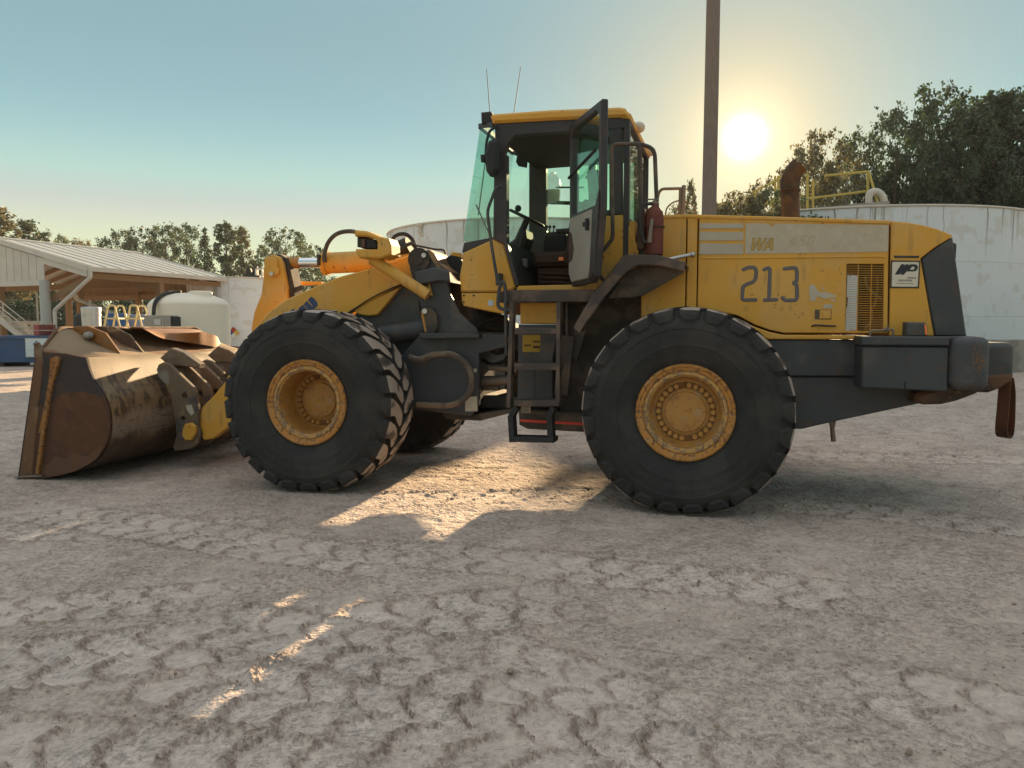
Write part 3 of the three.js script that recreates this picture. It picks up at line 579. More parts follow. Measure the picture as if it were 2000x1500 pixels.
{
  const c = far(229, 640, 26.6), t = thing('blue_drum', 'dark blue drum seen through the ladder legs', 'drum', c.x, 0, c.z);
  mesh('body', new THREE.LatheGeometry([[0.001, 2.05], [0.30, 2.05], [0.32, 2.0], [0.32, 1.5], [0.34, 1.48], [0.32, 1.46], [0.32, 1.0], [0.001, 1.0]].map((p) => new THREE.Vector2(...p)), 28), M.drumBlue, t);
  mesh('stand', [box(-0.36, 0.36, 0.92, 1.0, -0.34, 0.34), box(-0.34, -0.26, 0, 0.92, -0.3, 0.3), box(0.26, 0.34, 0, 0.92, -0.3, 0.3)], M.black, t);
  const c2 = far(262, 640, 27.6), b = thing('tote_bin', 'pale blue plastic bin between the yellow ladders', 'bin', c2.x, 0, c2.z);
  mesh('body', plate([[-0.55, 0.15], [0.55, 0.15], [0.62, 2.0], [-0.62, 1.95]], -0.5, 0.5, 0.03), M.tote, b); mesh('lip', box(-0.66, 0.66, 1.93, 2.02, -0.54, 0.54, 0.03), M.tote, b);
  const c3 = far(179, 640, 30), d = thing('steel_bin', 'galvanised steel drum beside the yellow ladders', 'drum', c3.x, 0, c3.z);
  mesh('body', new THREE.LatheGeometry([[0.001, 2.36], [0.34, 2.36], [0.36, 2.3], [0.34, 2.1], [0.335, 1.8], [0.31, 0.02], [0.001, 0]].map((p) => new THREE.Vector2(...p)), 32), M.steel, d);
  mesh('hoop', new THREE.TorusGeometry(0.345, 0.02, 6, 32).rotateX(Math.PI / 2).translate(0, 2.05, 0), M.steel, d);
  const c4 = far(164, 640, 31), e = thing('dark_barrel', 'black barrel behind the galvanised drum', 'barrel', c4.x, 0, c4.z);
  mesh('body', new THREE.LatheGeometry([[0.001, 2.15], [0.2, 2.14], [0.34, 1.95], [0.36, 1.6], [0.36, 0.1], [0.001, 0.05]].map((p) => new THREE.Vector2(...p)), 24), M.black, e); mesh('hoop', new THREE.TorusGeometry(0.362, 0.015, 6, 28).rotateX(Math.PI / 2).translate(0, 1.2, 0), M.steel, e);
}
{
  // under the shed: stair, pallets on edge, a bench and pipes
  const a = far(35, 640, 37), t = thing('wooden_stair', 'grey wooden stair leaning up inside the shed', 'stair', a.x, 0, a.z, 12 * R);
  for (const z of [0, 0.9]) mesh('stringer', beam(V(-0.9, 2.4, z), V(1.2, 0.4, z), 0.06, 0.24), M.siding, t);
  for (let i = 0; i < 8; i++) mesh('tread', box(-0.9 + i * 0.27, -0.65 + i * 0.27, 2.28 - i * 0.26, 2.33 - i * 0.26, 0.0, 0.9), M.siding, t);
  for (const z of [0, 0.9]) mesh('handrail', [rod(V(-0.9, 3.0, z), V(1.1, 1.2, z), 0.03), rod(V(-0.6, 2.1, z), V(-0.6, 2.75, z), 0.03), rod(V(0.8, 0.8, z), V(0.8, 1.45, z), 0.03)], M.trim, t);
  for (const [px, w, h, label] of [[68, 0.95, 1.75, 'pallet on edge under the shed, next to the round grey post'], [57, 0.8, 1.9, 'upright pallet under the shed, next to the grey stair']]) {
    const p = far(px, 640, 39 + px * 0.01), d = thing('pallet', label, 'pallet', p.x, 0, p.z, -8 * R, 'pallets under the shed');
    for (let i = 0; i < 7; i++) mesh('slat', box(-w, w, 0.1 + i * h / 7, 0.1 + i * h / 7 + 0.17, 0.05, 0.08), M.siding, d);
    for (const x of [-w + 0.05, 0, w - 0.05]) mesh('bearer', box(x - 0.05, x + 0.05, 0.05, h + 0.1, -0.05, 0.05), M.wood, d);
  }
  const b = far(130, 640, 38), k = thing('work_bench', 'cluttered steel bench deep under the shed roof', 'bench', b.x, 0, b.z);
  mesh('top', box(-2.2, 3.2, 1.5, 1.56, -0.5, 0.5), M.post, k); for (const x of [-2.1, 0.4, 3.1]) mesh('leg', [rod(V(x, 0, 0.4), V(x, 1.5, 0.4), 0.04), rod(V(x, 0, -0.4), V(x, 1.5, -0.4), 0.04)], M.post, k);
  mesh('upright', [rod(V(-1.4, 1.5, 0), V(-1.4, 3.3, 0), 0.05), rod(V(1.2, 1.5, 0), V(1.2, 2.9, 0), 0.06)], M.trim, k);
}

// ------------------------------------------------------------------ trees: trunk, limbs and crowns of separate leaves
function leaves(list, size, spread, density) { // list of [x, y, z, radius]
  const N = list.reduce((s, c) => s + Math.round(density * c[3] * c[3]), 0), P = new Float32Array(N * 12 * 3 / 2), Nn = new Float32Array(P.length), C = new Float32Array(P.length);
  let o = 0; const a = V(), u = V(), v = V(), n = V();
  for (const [cx, cy, cz, cr] of list) {
    const tone = rr(0.65, 1.3), cnt = Math.round(density * cr * cr);
    for (let i = 0; i < cnt; i++) {
      a.set(gauss(), gauss() * 0.75, gauss()).multiplyScalar(cr * spread).add(V(cx, cy, cz));
      n.set(gauss(), gauss() + 0.5, gauss()).normalize(); u.set(gauss(), gauss() - 0.3, gauss()).cross(n).normalize(); v.crossVectors(n, u);
      const s = size * rr(0.65, 1.35), w = s * 0.36, t = tone * rr(0.75, 1.25), hue = rr(-0.12, 0.12);
      const q = [a.clone().addScaledVector(v, -s / 2), a.clone().addScaledVector(u, w), a.clone().addScaledVector(v, s / 2), a.clone().addScaledVector(v, -s / 2), a.clone().addScaledVector(v, s / 2), a.clone().addScaledVector(u, -w).addScaledVector(n, s * 0.08)];
      for (const p of q) { P[o] = p.x; P[o + 1] = p.y; P[o + 2] = p.z; Nn[o] = n.x; Nn[o + 1] = n.y; Nn[o + 2] = n.z; C[o] = t * (1 + hue); C[o + 1] = t; C[o + 2] = t * (1 - hue); o += 3; }
    }
  }
  const g = new THREE.BufferGeometry();
  g.setAttribute('position', new THREE.BufferAttribute(P.slice(0, o), 3)); g.setAttribute('normal', new THREE.BufferAttribute(Nn.slice(0, o), 3)); g.setAttribute('color', new THREE.BufferAttribute(C.slice(0, o), 3));
  g.setAttribute('uv', new THREE.BufferAttribute(new Float32Array(o / 3 * 2), 2));
  return g;
}
// a tree of height 1 unit = 1 m at height H: kind 0 broad, 1 upright, 2 conical, 3 low shrub
function treeKind(H, kind, nClumps, leafSize, density) {
  const limbs = [rod(V(0, -0.2, 0), V(0.1, H * 0.45, 0), H * 0.020, H * 0.013, 9), rod(V(0.1, H * 0.45, 0), V(0.0, H * 0.85, 0.1), H * 0.013, H * 0.004, 7)], clumps = [];
  for (let i = 0; i < nClumps; i++) {
    const t = (i + rnd()) / nClumps, ang = i * 2.4 + rr(-0.5, 0.5);
    let y, r;
    if (kind === 0) { y = H * lerp(0.28, 0.97, t); r = H * 0.30 * Math.sqrt(Math.max(0.02, 1 - Math.pow((t - 0.38) / 0.66, 2))) * rr(0.35, 1.12); }
    else if (kind === 1) { y = H * lerp(0.22, 0.99, t); r = H * 0.17 * Math.pow(Math.max(0.03, 1 - Math.pow(t, 2.4)), 0.6) * rr(0.3, 1.15); }
    else if (kind === 2) { y = H * lerp(0.15, 1.0, t); r = H * 0.2 * (1.02 - t) * rr(0.4, 1.1); }
    else { y = H * lerp(0.1, 0.9, t); r = H * 0.55 * Math.sqrt(Math.max(0.05, 1 - t * t)) * rr(0.2, 1.1); }
    const x = Math.cos(ang) * r, z = Math.sin(ang) * r, cr = (kind === 3 ? H * 0.17 : H * (kind === 0 ? 0.082 : 0.062)) * rr(0.65, 1.35) * (kind === 2 ? 1.2 - 0.6 * t : 1.08 - 0.35 * t);
    clumps.push([x, y, z, cr]);
    if (i % 2 === 0 && kind !== 3) { const y0 = Math.max(H * 0.14, y - r * 0.7 - H * 0.06); limbs.push(rod(V(0.05, y0, 0), V(x * 0.95, y, z * 0.95), H * 0.0065 * (1.15 - t), H * 0.0016, 5)); }
    if (kind !== 3 && rnd() < 0.6) clumps.push([x * 1.12 + gauss() * cr * 0.6, y + rr(-0.2, 0.8) * cr, z * 1.12 + gauss() * cr * 0.6, cr * 0.5]);
  }
  return { trunk: merged(limbs), crown: leaves(clumps, leafSize, 0.62, density), H: Math.max(...clumps.map((c) => c[1] + c[3] * 0.8)) };
}
const TK = {
  broadA: treeKind(16, 0, 84, 0.27, 84), broadB: treeKind(14, 0, 80, 0.25, 94), upA: treeKind(14, 1, 84, 0.26, 130), upB: treeKind(13, 1, 76, 0.25, 130), cone: treeKind(12, 2, 64, 0.25, 120), shrub: treeKind(5, 3, 46, 0.26, 90),
};
function tree(kind, px, D, top, mat, label, group, squash = 1, turn = rr(0, 6)) {
  const k = TK[kind], c = far(px, 640, D), h = (640 - top) / 1500 * D + 1.555, s = h / k.H, t = thing(kind === 'shrub' ? 'bush' : 'tree', label, kind === 'shrub' ? 'bush' : 'tree', c.x, 0, c.z, turn, group);
  t.scale.set(s * squash, s, s * squash);
  mesh('trunk', k.trunk, M.bark, t, true); mesh('crown', k.crown, mat, t, true);
  return t;
}
const GL = 'trees behind the shed', GR = 'trees behind the big tank';
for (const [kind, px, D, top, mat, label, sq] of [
  ['upA', 2, 78, 402, M.leafOliveSunlit, 'olive tree cut by the picture edge, above the shed gable', 1.5], ['upB', 58, 82, 428, M.leaf, 'narrow tree above the shed gable, next to the olive one', 1.4], ['broadA', 96, 84, 448, M.leaf, 'small rounded tree above the shed ridge', 0.8], ['broadB', 132, 90, 462, M.leafOliveSunlit, 'yellowish low tree top just above the shed ridge', 0.8], ['broadA', 168, 92, 464, M.leafOliveSunlit, 'last low tree top before the sky gap over the shed', 0.55],
  ['broadB', 240, 84, 447, M.leaf, 'rounded tree right after the sky gap over the shed', 0.72], ['broadB', 285, 90, 442, M.leafDark, 'dark rounded tree behind the far shed gable', 0.7], ['broadA', 330, 86, 434, M.leaf, 'tall leafy tree above the cream plastic tank', 0.8], ['broadA', 368, 92, 433, M.leafDark, 'dense dark crown above the cream plastic tank', 0.7], ['cone', 405, 88, 446, M.leafDark, 'dark pointed tree between two taller crowns', 0.85], ['upA', 447, 84, 433, M.leaf, 'twin-topped airy tree above the small white tank', 1.05], ['upB', 478, 88, 442, M.leafOliveSunlit, 'pale feathery tree above the black equipment deck', 0.95],
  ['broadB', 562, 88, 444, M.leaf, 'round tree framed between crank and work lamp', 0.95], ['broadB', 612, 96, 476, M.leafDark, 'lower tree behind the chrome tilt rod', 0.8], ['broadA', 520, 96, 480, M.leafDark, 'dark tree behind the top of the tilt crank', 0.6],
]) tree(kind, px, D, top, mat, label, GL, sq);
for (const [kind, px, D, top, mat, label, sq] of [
  ['broadB', 1568, 55, 290, M.leafOliveSunlit, 'small sunlit tree reaching furthest towards the sun', 0.62], ['broadB', 1598, 57, 256, M.leafOliveSunlit, 'sunlit tree nearest the sun, behind the exhaust stack', 0.62], ['broadA', 1668, 64, 252, M.leaf, 'leafy tree above the yellow guard rails', 0.55], ['broadA', 1740, 60, 208, M.leafDark, 'tree stepping up towards the tallest crown', 0.6], ['broadB', 1808, 62, 172, M.leafDark, 'tallest tree crown behind the big tank', 0.72], ['broadA', 1882, 58, 200, M.leafDark, 'dark tree between the two highest crowns', 0.62], ['upA', 1925, 60, 184, M.leafDark, 'upright tree behind the plain part of the tank', 1.3], ['broadB', 1990, 58, 176, M.leafDark, 'tree cut by the picture edge over the tank', 0.7], ['broadA', 1955, 61, 178, M.leafDark, 'dense tree filling the gap before the picture edge, over the tank', 0.5], ['broadB', 1850, 66, 196, M.leafDark, 'tree filling in behind the tallest crown', 0.75], ['broadA', 2075, 60, 185, M.leafDark, 'tree beyond the picture edge over the tank', 0.75],
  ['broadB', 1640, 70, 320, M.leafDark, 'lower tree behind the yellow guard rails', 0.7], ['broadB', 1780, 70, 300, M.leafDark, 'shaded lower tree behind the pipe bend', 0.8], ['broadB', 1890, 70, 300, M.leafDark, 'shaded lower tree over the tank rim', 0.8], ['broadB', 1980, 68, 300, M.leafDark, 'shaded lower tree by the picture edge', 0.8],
  ['upB', 1345, 66, 352, M.leafOliveSunlit, 'thin sunlit sapling beside the utility pole', 0.42], ['broadB', 1432, 50, 374, M.leafOliveSunlit, 'low sunlit tree right under the sun', 0.75], ['broadB', 1502, 49, 345, M.leafOliveSunlit, 'low sunlit tree next to the exhaust stack', 0.7], ['broadB', 1330, 84, 398, M.leafOliveSunlit, 'low hazy tree behind the hood handrail', 0.6],
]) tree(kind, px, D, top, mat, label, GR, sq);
for (const [px, D, top, kind, mat, label] of [[1418, 27, 388, 'broadA', M.leafOliveSunlit, 'low sunlit crown just past the utility pole'], [1462, 27.5, 376, 'broadB', M.leafOliveSunlit, 'low sunlit crown straight under the sun, behind the hood'], [1508, 28, 364, 'broadA', M.leaf, 'low crown behind the gangway rail and the exhaust stack'], [1540, 27.5, 400, 'upA', M.leaf, 'low slim crown at the edge of the big tank, behind the stack']]) tree(kind, px, D, top, mat, label, GR, 0.95);  // near hedge crowns, added at this distance to shade the yard
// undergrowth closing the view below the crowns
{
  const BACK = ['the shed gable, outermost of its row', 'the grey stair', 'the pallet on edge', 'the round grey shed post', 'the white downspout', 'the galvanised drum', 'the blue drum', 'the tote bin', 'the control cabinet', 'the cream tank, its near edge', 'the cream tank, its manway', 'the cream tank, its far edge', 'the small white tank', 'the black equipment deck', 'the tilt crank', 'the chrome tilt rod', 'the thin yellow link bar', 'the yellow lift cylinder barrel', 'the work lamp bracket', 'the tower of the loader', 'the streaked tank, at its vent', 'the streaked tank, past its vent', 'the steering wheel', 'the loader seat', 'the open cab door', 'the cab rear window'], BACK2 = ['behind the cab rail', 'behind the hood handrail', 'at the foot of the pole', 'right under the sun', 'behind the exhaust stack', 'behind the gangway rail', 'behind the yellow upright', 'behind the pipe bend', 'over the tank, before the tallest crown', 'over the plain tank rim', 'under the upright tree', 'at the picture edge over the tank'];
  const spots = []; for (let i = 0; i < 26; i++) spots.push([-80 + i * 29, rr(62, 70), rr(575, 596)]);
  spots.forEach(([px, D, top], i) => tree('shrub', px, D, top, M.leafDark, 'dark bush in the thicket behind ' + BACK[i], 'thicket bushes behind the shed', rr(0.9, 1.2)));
  for (let i = 0; i < 12; i++) tree('shrub', 1280 + i * 70, rr(72, 80), rr(430, 470), i < 5 ? M.leafOliveSunlit : M.leafDark, (i < 5 ? 'sunlit' : 'shaded') + ' bush low in the thicket ' + BACK2[i], 'thicket bushes behind the big tank', rr(0.7, 0.9));  // sunlit and shaded bushes differ by painted leaf colour
}
// ------------------------------------------------------------------ the wheel loader: one thing, its parts and their pieces
const L = thing('wheel_loader', 'large yellow wheel loader numbered 213, bucket lowered to the dirt', 'wheel loader', JOINT.x, 0, JOINT.z, TURN_REAR);
const FRONT_TURN = TURN_FRONT - TURN_REAR;
const group = (name, front, parent = L) => { const g = sub(name, parent); if (front) g.rotation.y = FRONT_TURN; return g; };
const rear = (name, geo, mat, parent = L) => mesh(name, geo, mat, parent);
const front = (name, geo, mat) => { const m = mesh(name, geo, mat, L); m.rotation.y = FRONT_TURN; return m; };
const rPlate = (px, t, t2, bevel, holes) => plate(r2(px, t), t, t2, bevel, holes && holes.map((h) => r2(h, t)));
const fPlate = (px, t, t2, bevel, holes) => plate(f2(px, t), t, t2, bevel, holes);

// ---- wheels
const makeTyre = (base, crown) => {
  const prof = [[0.385, 0.235], [0.41, 0.262], [0.45, 0.285], [0.52, 0.315], [0.555, 0.327], [0.56, 0.333], [0.575, 0.333], [0.585, 0.332], [0.64, 0.336], [0.69, 0.330], [0.70, 0.334], [0.715, 0.330], [0.760, 0.312], [0.798, 0.285], [base, 0.21], [crown, 0.0]];
  const full = [...prof, ...prof.slice(0, -1).reverse().map(([r, z]) => [r, -z])];
  const body = prep(new THREE.LatheGeometry(full.map(([r, z]) => new THREE.Vector2(r, z)), 112).rotateX(Math.PI / 2));
  const N = 25, W = [0.010, 0.07, 0.14, 0.20, 0.255, 0.290, 0.313, 0.326], TOP = [0.876, 0.880, 0.880, 0.878, 0.872, 0.858, 0.826, 0.775], HW = [0.040, 0.085, 0.092, 0.080, 0.088, 0.094, 0.085, 0.05], SH = [0, 0.022, 0.075, 0.125, 0.145, 0.15, 0.15, 0.15];
  const P = [], PT = [];
  for (const side of [1, -1]) for (let k = 0; k < N; k++) {
    const base = (k + (side > 0 ? 0 : 0.5)) / N * Math.PI * 2, ringAt = (i) => {
      const out = [], jit = 1 + 0.06 * n3(k * 1.7, i * 0.9, side * 3), wear = 0.010 * n3(k * 0.9, side * 5, i * 0.4);
      for (const [e, top, flare] of [[-1, 1, 0.86], [1, 1, 0.86], [1, 0, 1.05], [-1, 0, 1.05]]) {
        const r = top ? TOP[i] + wear : Math.min(0.79, TOP[i] - 0.025), a = base + (SH[i] + e * HW[i] * flare * jit) / 0.85;
        out.push([r * Math.cos(a), r * Math.sin(a), side * (top ? W[i] : Math.max(0, W[i] - 0.012))]);
      } return out; };
    let prev = ringAt(0);
    const quad = (a, b, c, d, Q = P) => { side > 0 ? Q.push(...a, ...b, ...c, ...a, ...c, ...d) : Q.push(...a, ...c, ...b, ...a, ...d, ...c); };
    quad(prev[3], prev[2], prev[1], prev[0]);
    for (let i = 1; i < W.length; i++) { const q = ringAt(i); for (let e = 0; e < 4; e++) { const f = (e + 1) % 4; quad(prev[e], prev[f], q[f], q[e], e === 0 && i < 6 ? PT : P); } prev = q; }
    quad(prev[0], prev[1], prev[2], prev[3]);
  }
  const lg = new THREE.BufferGeometry(); lg.setAttribute('position', new THREE.BufferAttribute(new Float32Array(P), 3)); lg.computeVertexNormals();
  const tg = new THREE.BufferGeometry(); tg.setAttribute('position', new THREE.BufferAttribute(new Float32Array(PT), 3)); tg.computeVertexNormals();
  return { body: mergeGeometries([body, prep(lg)]), lugs: prep(tg) };
};
const TYRES = { front: makeTyre(0.826, 0.838), rear: makeTyre(0.846, 0.856) };
function wheelRim(depth) {
  const p = [[0.395, 0.235], [0.408, 0.262], [0.408, 0.276], [0.398, 0.288], [0.385, 0.288], [0.376, 0.278], [0.352, 0.272], [0.344, 0.262]];
  const rim = new THREE.LatheGeometry(p.map((q) => new THREE.Vector2(...q)), 80).rotateX(Math.PI / 2);
  const ringG = new THREE.LatheGeometry([[0.344, 0.250], [0.344, 0.268], [0.336, 0.276], [0.318, 0.276], [0.311, 0.268], [0.306, 0.255], [0.300, 0.252], [0.300, 0.20]].map((q) => new THREE.Vector2(...q)), 80).rotateX(Math.PI / 2);
  const dish = new THREE.LatheGeometry([[0.300, 0.22], [0.294, 0.20], [0.286, lerp(0.2, depth, 0.5)], [0.283, depth + 0.012], [0.274, depth]].map((q) => new THREE.Vector2(...q)), 64).rotateX(Math.PI / 2);
  const hub = new THREE.LatheGeometry([[0.276, depth], [0.255, depth + 0.004], [0.195, depth + 0.004], [0.190, depth + 0.010], [0.172, depth + 0.014], [0.166, depth + 0.03], [0.02, depth + 0.034], [0.012, depth + 0.028], [0.0005, depth + 0.028]].map((q) => new THREE.Vector2(...q)), 64).rotateX(Math.PI / 2);
  return { rim: toCreasedNormals(rim, 0.5), ring: toCreasedNormals(ringG, 0.5), dish: prep(dish), hub: toCreasedNormals(hub, 0.5) };
}
const RIMS = { front: wheelRim(-0.03), rear: wheelRim(0.165) };
const BOLT = (() => { const g = mergeGeometries([prep(new THREE.CylinderGeometry(0.022, 0.024, 0.012, 12).translate(0, 0.004, 0)), prep(new THREE.CylinderGeometry(0.017, 0.018, 0.022, 6).translate(0, 0.018, 0))]).rotateX(Math.PI / 2); return g; })();
// the tyre carries its load: flat underneath, bulging beside the contact patch
function squat(g, spin) { const q = g.clone().rotateZ(spin), p = q.attributes.position; for (let i = 0; i < p.count; i++) { const x = p.getX(i), y = p.getY(i), z = p.getZ(i), k = sstep(-0.52, -0.80, y) * (1 - sstep(0.25, 0.6, Math.abs(x))); p.setXYZ(i, x, y < -0.80 ? -0.80 + (y + 0.80) * 0.62 : y, z * (1 + 0.075 * k)); } q.computeVertexNormals(); return q; }
const BOLTSEAT = std({ map: T.orange, color: rgb(0.42, 0.38, 0.4), roughness: 0.85 });
function wheel(isFront, x, side, spin, parent) {
  const w = sub('wheel', parent), rims = isFront ? RIMS.front : RIMS.rear, depth = isFront ? -0.03 : 0.165;
  w.position.set(x, 0.85, side * 1.17); w.rotation.y = side > 0 ? 0 : Math.PI;
  const ty = isFront ? TYRES.front : TYRES.rear;
  mesh('tyre', squat(ty.body, spin), M.rubber, w, true); mesh('tread', squat(ty.lugs, spin), M.tread, w, true);
  mesh('rim', rims.rim, M.rimEdge, w); mesh('lock_ring', rims.ring, M.chip, w); mesh('rim_well', rims.dish, M.orange, w); mesh('hub', rims.hub, M.orange, w);
  mesh('bolt_seat', new THREE.RingGeometry(0.199, 0.251, 64).translate(0, 0, depth + 0.0065), BOLTSEAT, w);
  if (side > 0) for (let i = 0; i < 26; i++) { const a = i / 26 * Math.PI * 2; if (i === 7 || i === 20) continue; const b = mesh('bolt', BOLT, M.orange, w, true); b.position.set(0.225 * Math.cos(a), 0.225 * Math.sin(a), depth + 0.004); }
  return w;
}
const frontAxle = group('front_axle', true);
mesh('axle_housing', [zcyl(-1.78, 0.85, -1.0, 1.0, 0.17), new THREE.SphereGeometry(0.36, 24, 16).scale(1, 1, 1.1).translate(-1.78, 0.85, 0)], M.grime, frontAxle);
const fw = (side, spin) => { const w = wheel(true, 0, side, spin, L); const p = V(-1.78, 0.85, side * 1.17).applyAxisAngle(V(0, 1, 0), FRONT_TURN); w.position.copy(p); w.rotation.y += FRONT_TURN; };
fw(1, 0.05); fw(-1, 0.3); wheel(false, 1.78, 1, 0.11, L); wheel(false, 1.78, -1, 0.2, L);
rear('rear_axle', [zcyl(1.78, 0.85, -1.0, 1.0, 0.17), new THREE.SphereGeometry(0.36, 24, 16).translate(1.78, 0.85, 0)], M.grime);

// ---- engine hood
const hood = group('engine_hood', false), HT = 0.85;
const grilleHole = [[1651, 513], [1729, 513], [1727, 648], [1648, 647]];
mesh('side_panel', rPlate([[1252, 424], [1290, 421], [1340.5, 419.5], [1337, 660], [1252, 660]], HT, HT - 0.04, 0.007), M.yellow, hood);
mesh('side_panel', rPlate([[1343, 419.7], [1362.5, 420], [1359, 660], [1339.5, 660]], HT, HT - 0.04, 0.006), M.yellow, hood);
mesh('side_door', rPlate([[1365.5, 420.2], [1500, 423.5], [1640, 428], [1736.5, 431.5], [1733.5, 651], [1530, 650], [1502, 644], [1474, 634], [1440, 616], [1362, 600]], HT, HT - 0.04, 0.007, [grilleHole]), M.yellow, hood);
mesh('rear_panel', rPlate([[1740.5, 431.6], [1770, 434], [1800, 439], [1832, 447.5], [1860, 459], [1858, 464], [1826, 483], [1798, 505], [1811, 580], [1824, 656], [1737, 656]], HT, HT - 0.04, 0.007), M.yellow, hood);
mesh('sill', rPlate([[1450, 628], [1476, 639], [1503, 648.5], [1530, 654], [1690, 654.5], [1690, 663], [1500, 662.5], [1450, 640]], HT + 0.01, HT - 0.05, 0.008), M.yellow, hood);
mesh('side_panel', rPlate([[1290, 421], [1500, 423.5], [1640, 428], [1736.5, 431.5], [1800, 439], [1860, 459], [1798, 505], [1824, 656], [1290, 660]], HT, HT - 0.04, 0.007, [[[1630, 505], [1790, 512], [1800, 645], [1630, 652]]]).translate(0, 0, -2 * HT + 0.04), M.yellow, hood);
{
  const top = r2([[1252, 424], [1290, 421], [1342, 419.6], [1500, 423.5], [1640, 428], [1738, 431.5], [1770, 434], [1800, 439], [1832, 447.5], [1860, 459]], HT);
  mesh('top_panel', plate([...top.map(([x, y]) => [x, y - 0.004]), ...top.slice().reverse().map(([x, y]) => [x - 0.005, y - 0.04])], HT - 0.043, -HT + 0.043, 0.004), M.yellow, hood);
  mesh('shoulder_strip', plate([...top.slice(1, 6).map(([x, y]) => [x, y + 0.004]), ...top.slice(1, 6).reverse().map(([x, y]) => [x, y - 0.030])], HT + 0.010, HT - 0.02, 0.008), M.yellow, hood);
}
mesh('front_bulkhead', rPlate([[1254, 430], [1264, 430], [1264, 700], [1254, 700]], HT - 0.05, -HT + 0.05, 0.004), M.grime, hood);
// rear grille housing, dark, set into the tail of the hood
mesh('rear_grille', rPlate([[1800.5, 506], [1828, 484], [1860.5, 463], [1866, 500], [1888, 656], [1827, 656.5], [1813, 580]], HT - 0.002, -HT + 0.002, 0.01), M.chassis, hood);
mesh('grille_latch', rPlate([[1863, 474], [1868.5, 477], [1867, 505], [1865, 505]], HT - 0.05, HT - 0.2, 0.003), M.chassis, hood);
mesh('panel_slot', rPlate([[1746, 499], [1796, 499.5], [1794, 504], [1747, 504]], HT + 0.003, HT - 0.01, 0.001), M.grime, hood);
// pressed rib under the banner, door latch, pull
mesh('pressed_rib', pipe([rp(1372, 504.5, HT), rp(1500, 503.5, HT), rp(1725, 501, HT), rp(1728, 503, HT)], 0.008, 0, 6), M.yellow, hood);
mesh('latch_recess', rPlate([[1592, 604.5], [1624, 605], [1623.5, 624], [1591.5, 623.5]], HT + 0.003, HT - 0.01, 0.001), M.grime, hood);
mesh('latch', [rPlate([[1601, 605.8], [1622.8, 606], [1622.4, 622.5], [1600.6, 622.3]], HT + 0.011, HT, 0.003), (() => { const p = rp(1608.5, 613, HT); return zcyl(p.x, p.y, HT + 0.01, HT + 0.02, 0.014, 14); })()], M.yellow, hood);
mesh('pull', pipe([rp(1586, 637, HT + 0.002), rp(1592, 635, HT + 0.012), rp(1631, 637, HT + 0.012)], 0.008, 0.01, 6), M.grime, hood);
// wire grille: slats and uprights across the opening
for (let i = 0; i < 30; i++) { const y = 515 + i * 4.56; mesh('slat', beam(rp(1650.2 - i * 0.085, y, HT - 0.008), rp(1730 - i * 0.06, y + 0.2, HT - 0.008), 0.008, 0.0045), M.yellow, hood); }
for (const [xa, xb] of [[1653, 1650], [1676.5, 1673], [1702.5, 1699.5], [1727.5, 1725]]) mesh('upright', beam(rp(xa, 512, HT - 0.017), rp(xb, 649, HT - 0.017), 0.007, 0.007), M.yellow, hood);
mesh('radiator', [rPlate([[1686, 505], [1740, 505], [1740, 660], [1683, 660]], 0.55, 0.25, 0.01), rPlate([[1642, 515], [1656, 515], [1651, 660], [1636, 660]], 0.5, 0.3, 0.01), rPlate([[1640, 585], [1657, 580], [1655, 600], [1640, 606]], 0.6, 0.3, 0.01)], M.grime, hood);
mesh('engine', [box(0.95, 2.6, 1.3, 2.2, -0.45, 0.45, 0.05), zcyl(2.3, 2.0, -0.3, 0.5, 0.18), rPlate([[1683, 570], [1712, 566], [1716, 615], [1683, 620]], 0.66, 0.5, 0.02)], std({ map: T.rust, color: rgb(0.40, 0.30, 0.28), roughness: 0.8 }), hood);
for (const px of [[[1702, 598], [1700, 632], [1690, 640]], [[1714, 540], [1713, 575], [1707, 600]], [[1690, 540], [1694, 560], [1722, 585]]]) mesh('engine_hose', hose(px.map(([x, y]) => rp(x, y, 0.68)), 0.012, 6, 16), M.dullSteel, hood);
// printed banner and stripes, repainted letters, stencilled number
function decal(name, corners, t, w, h, draw, parent, mat = {}) { // corners: lower left, lower right, upper right, upper left
  const c = document.createElement('canvas'); c.width = w; c.height = h; draw(c.getContext('2d'), w, h);
  const tx = new THREE.CanvasTexture(c); tx.colorSpace = THREE.SRGBColorSpace; tx.magFilter = THREE.LinearFilter;
  const g = new THREE.BufferGeometry(), p = corners.map(([x, y]) => rp(x, y, t)), o = [0, 1, 2, 0, 2, 3], uv = [[0, 0], [1, 0], [1, 1], [0, 1]];
  g.setAttribute('position', new THREE.BufferAttribute(new Float32Array(o.flatMap((i) => p[i].toArray())), 3)); g.setAttribute('uv', new THREE.BufferAttribute(new Float32Array(o.flatMap((i) => uv[i])), 2)); g.computeVertexNormals();
  return mesh(name, g, std({ map: tx, roughness: 0.62, ...mat }), parent, true);
}
function speckle(x, w, h, n, cols, smax = 6) { for (let i = 0; i < n; i++) { x.fillStyle = cols[i % cols.length]; x.globalAlpha = rr(0.1, 0.5); const s = rr(0.6, smax); x.beginPath(); x.ellipse(rnd() * w, rnd() * h, s, s * rr(0.3, 1), rnd() * 3, 0, 7); x.fill(); } x.globalAlpha = 1; }
for (const [ya, yb] of [[436, 446.5], [452.5, 470], [475.5, 497]]) mesh('stripe', rPlate([[1367, ya], [1452, ya + 0.5], [1451.5, yb - 0.4], [1366, yb]], HT + 0.005, HT - 0.005, 0.001), M.white, hood);
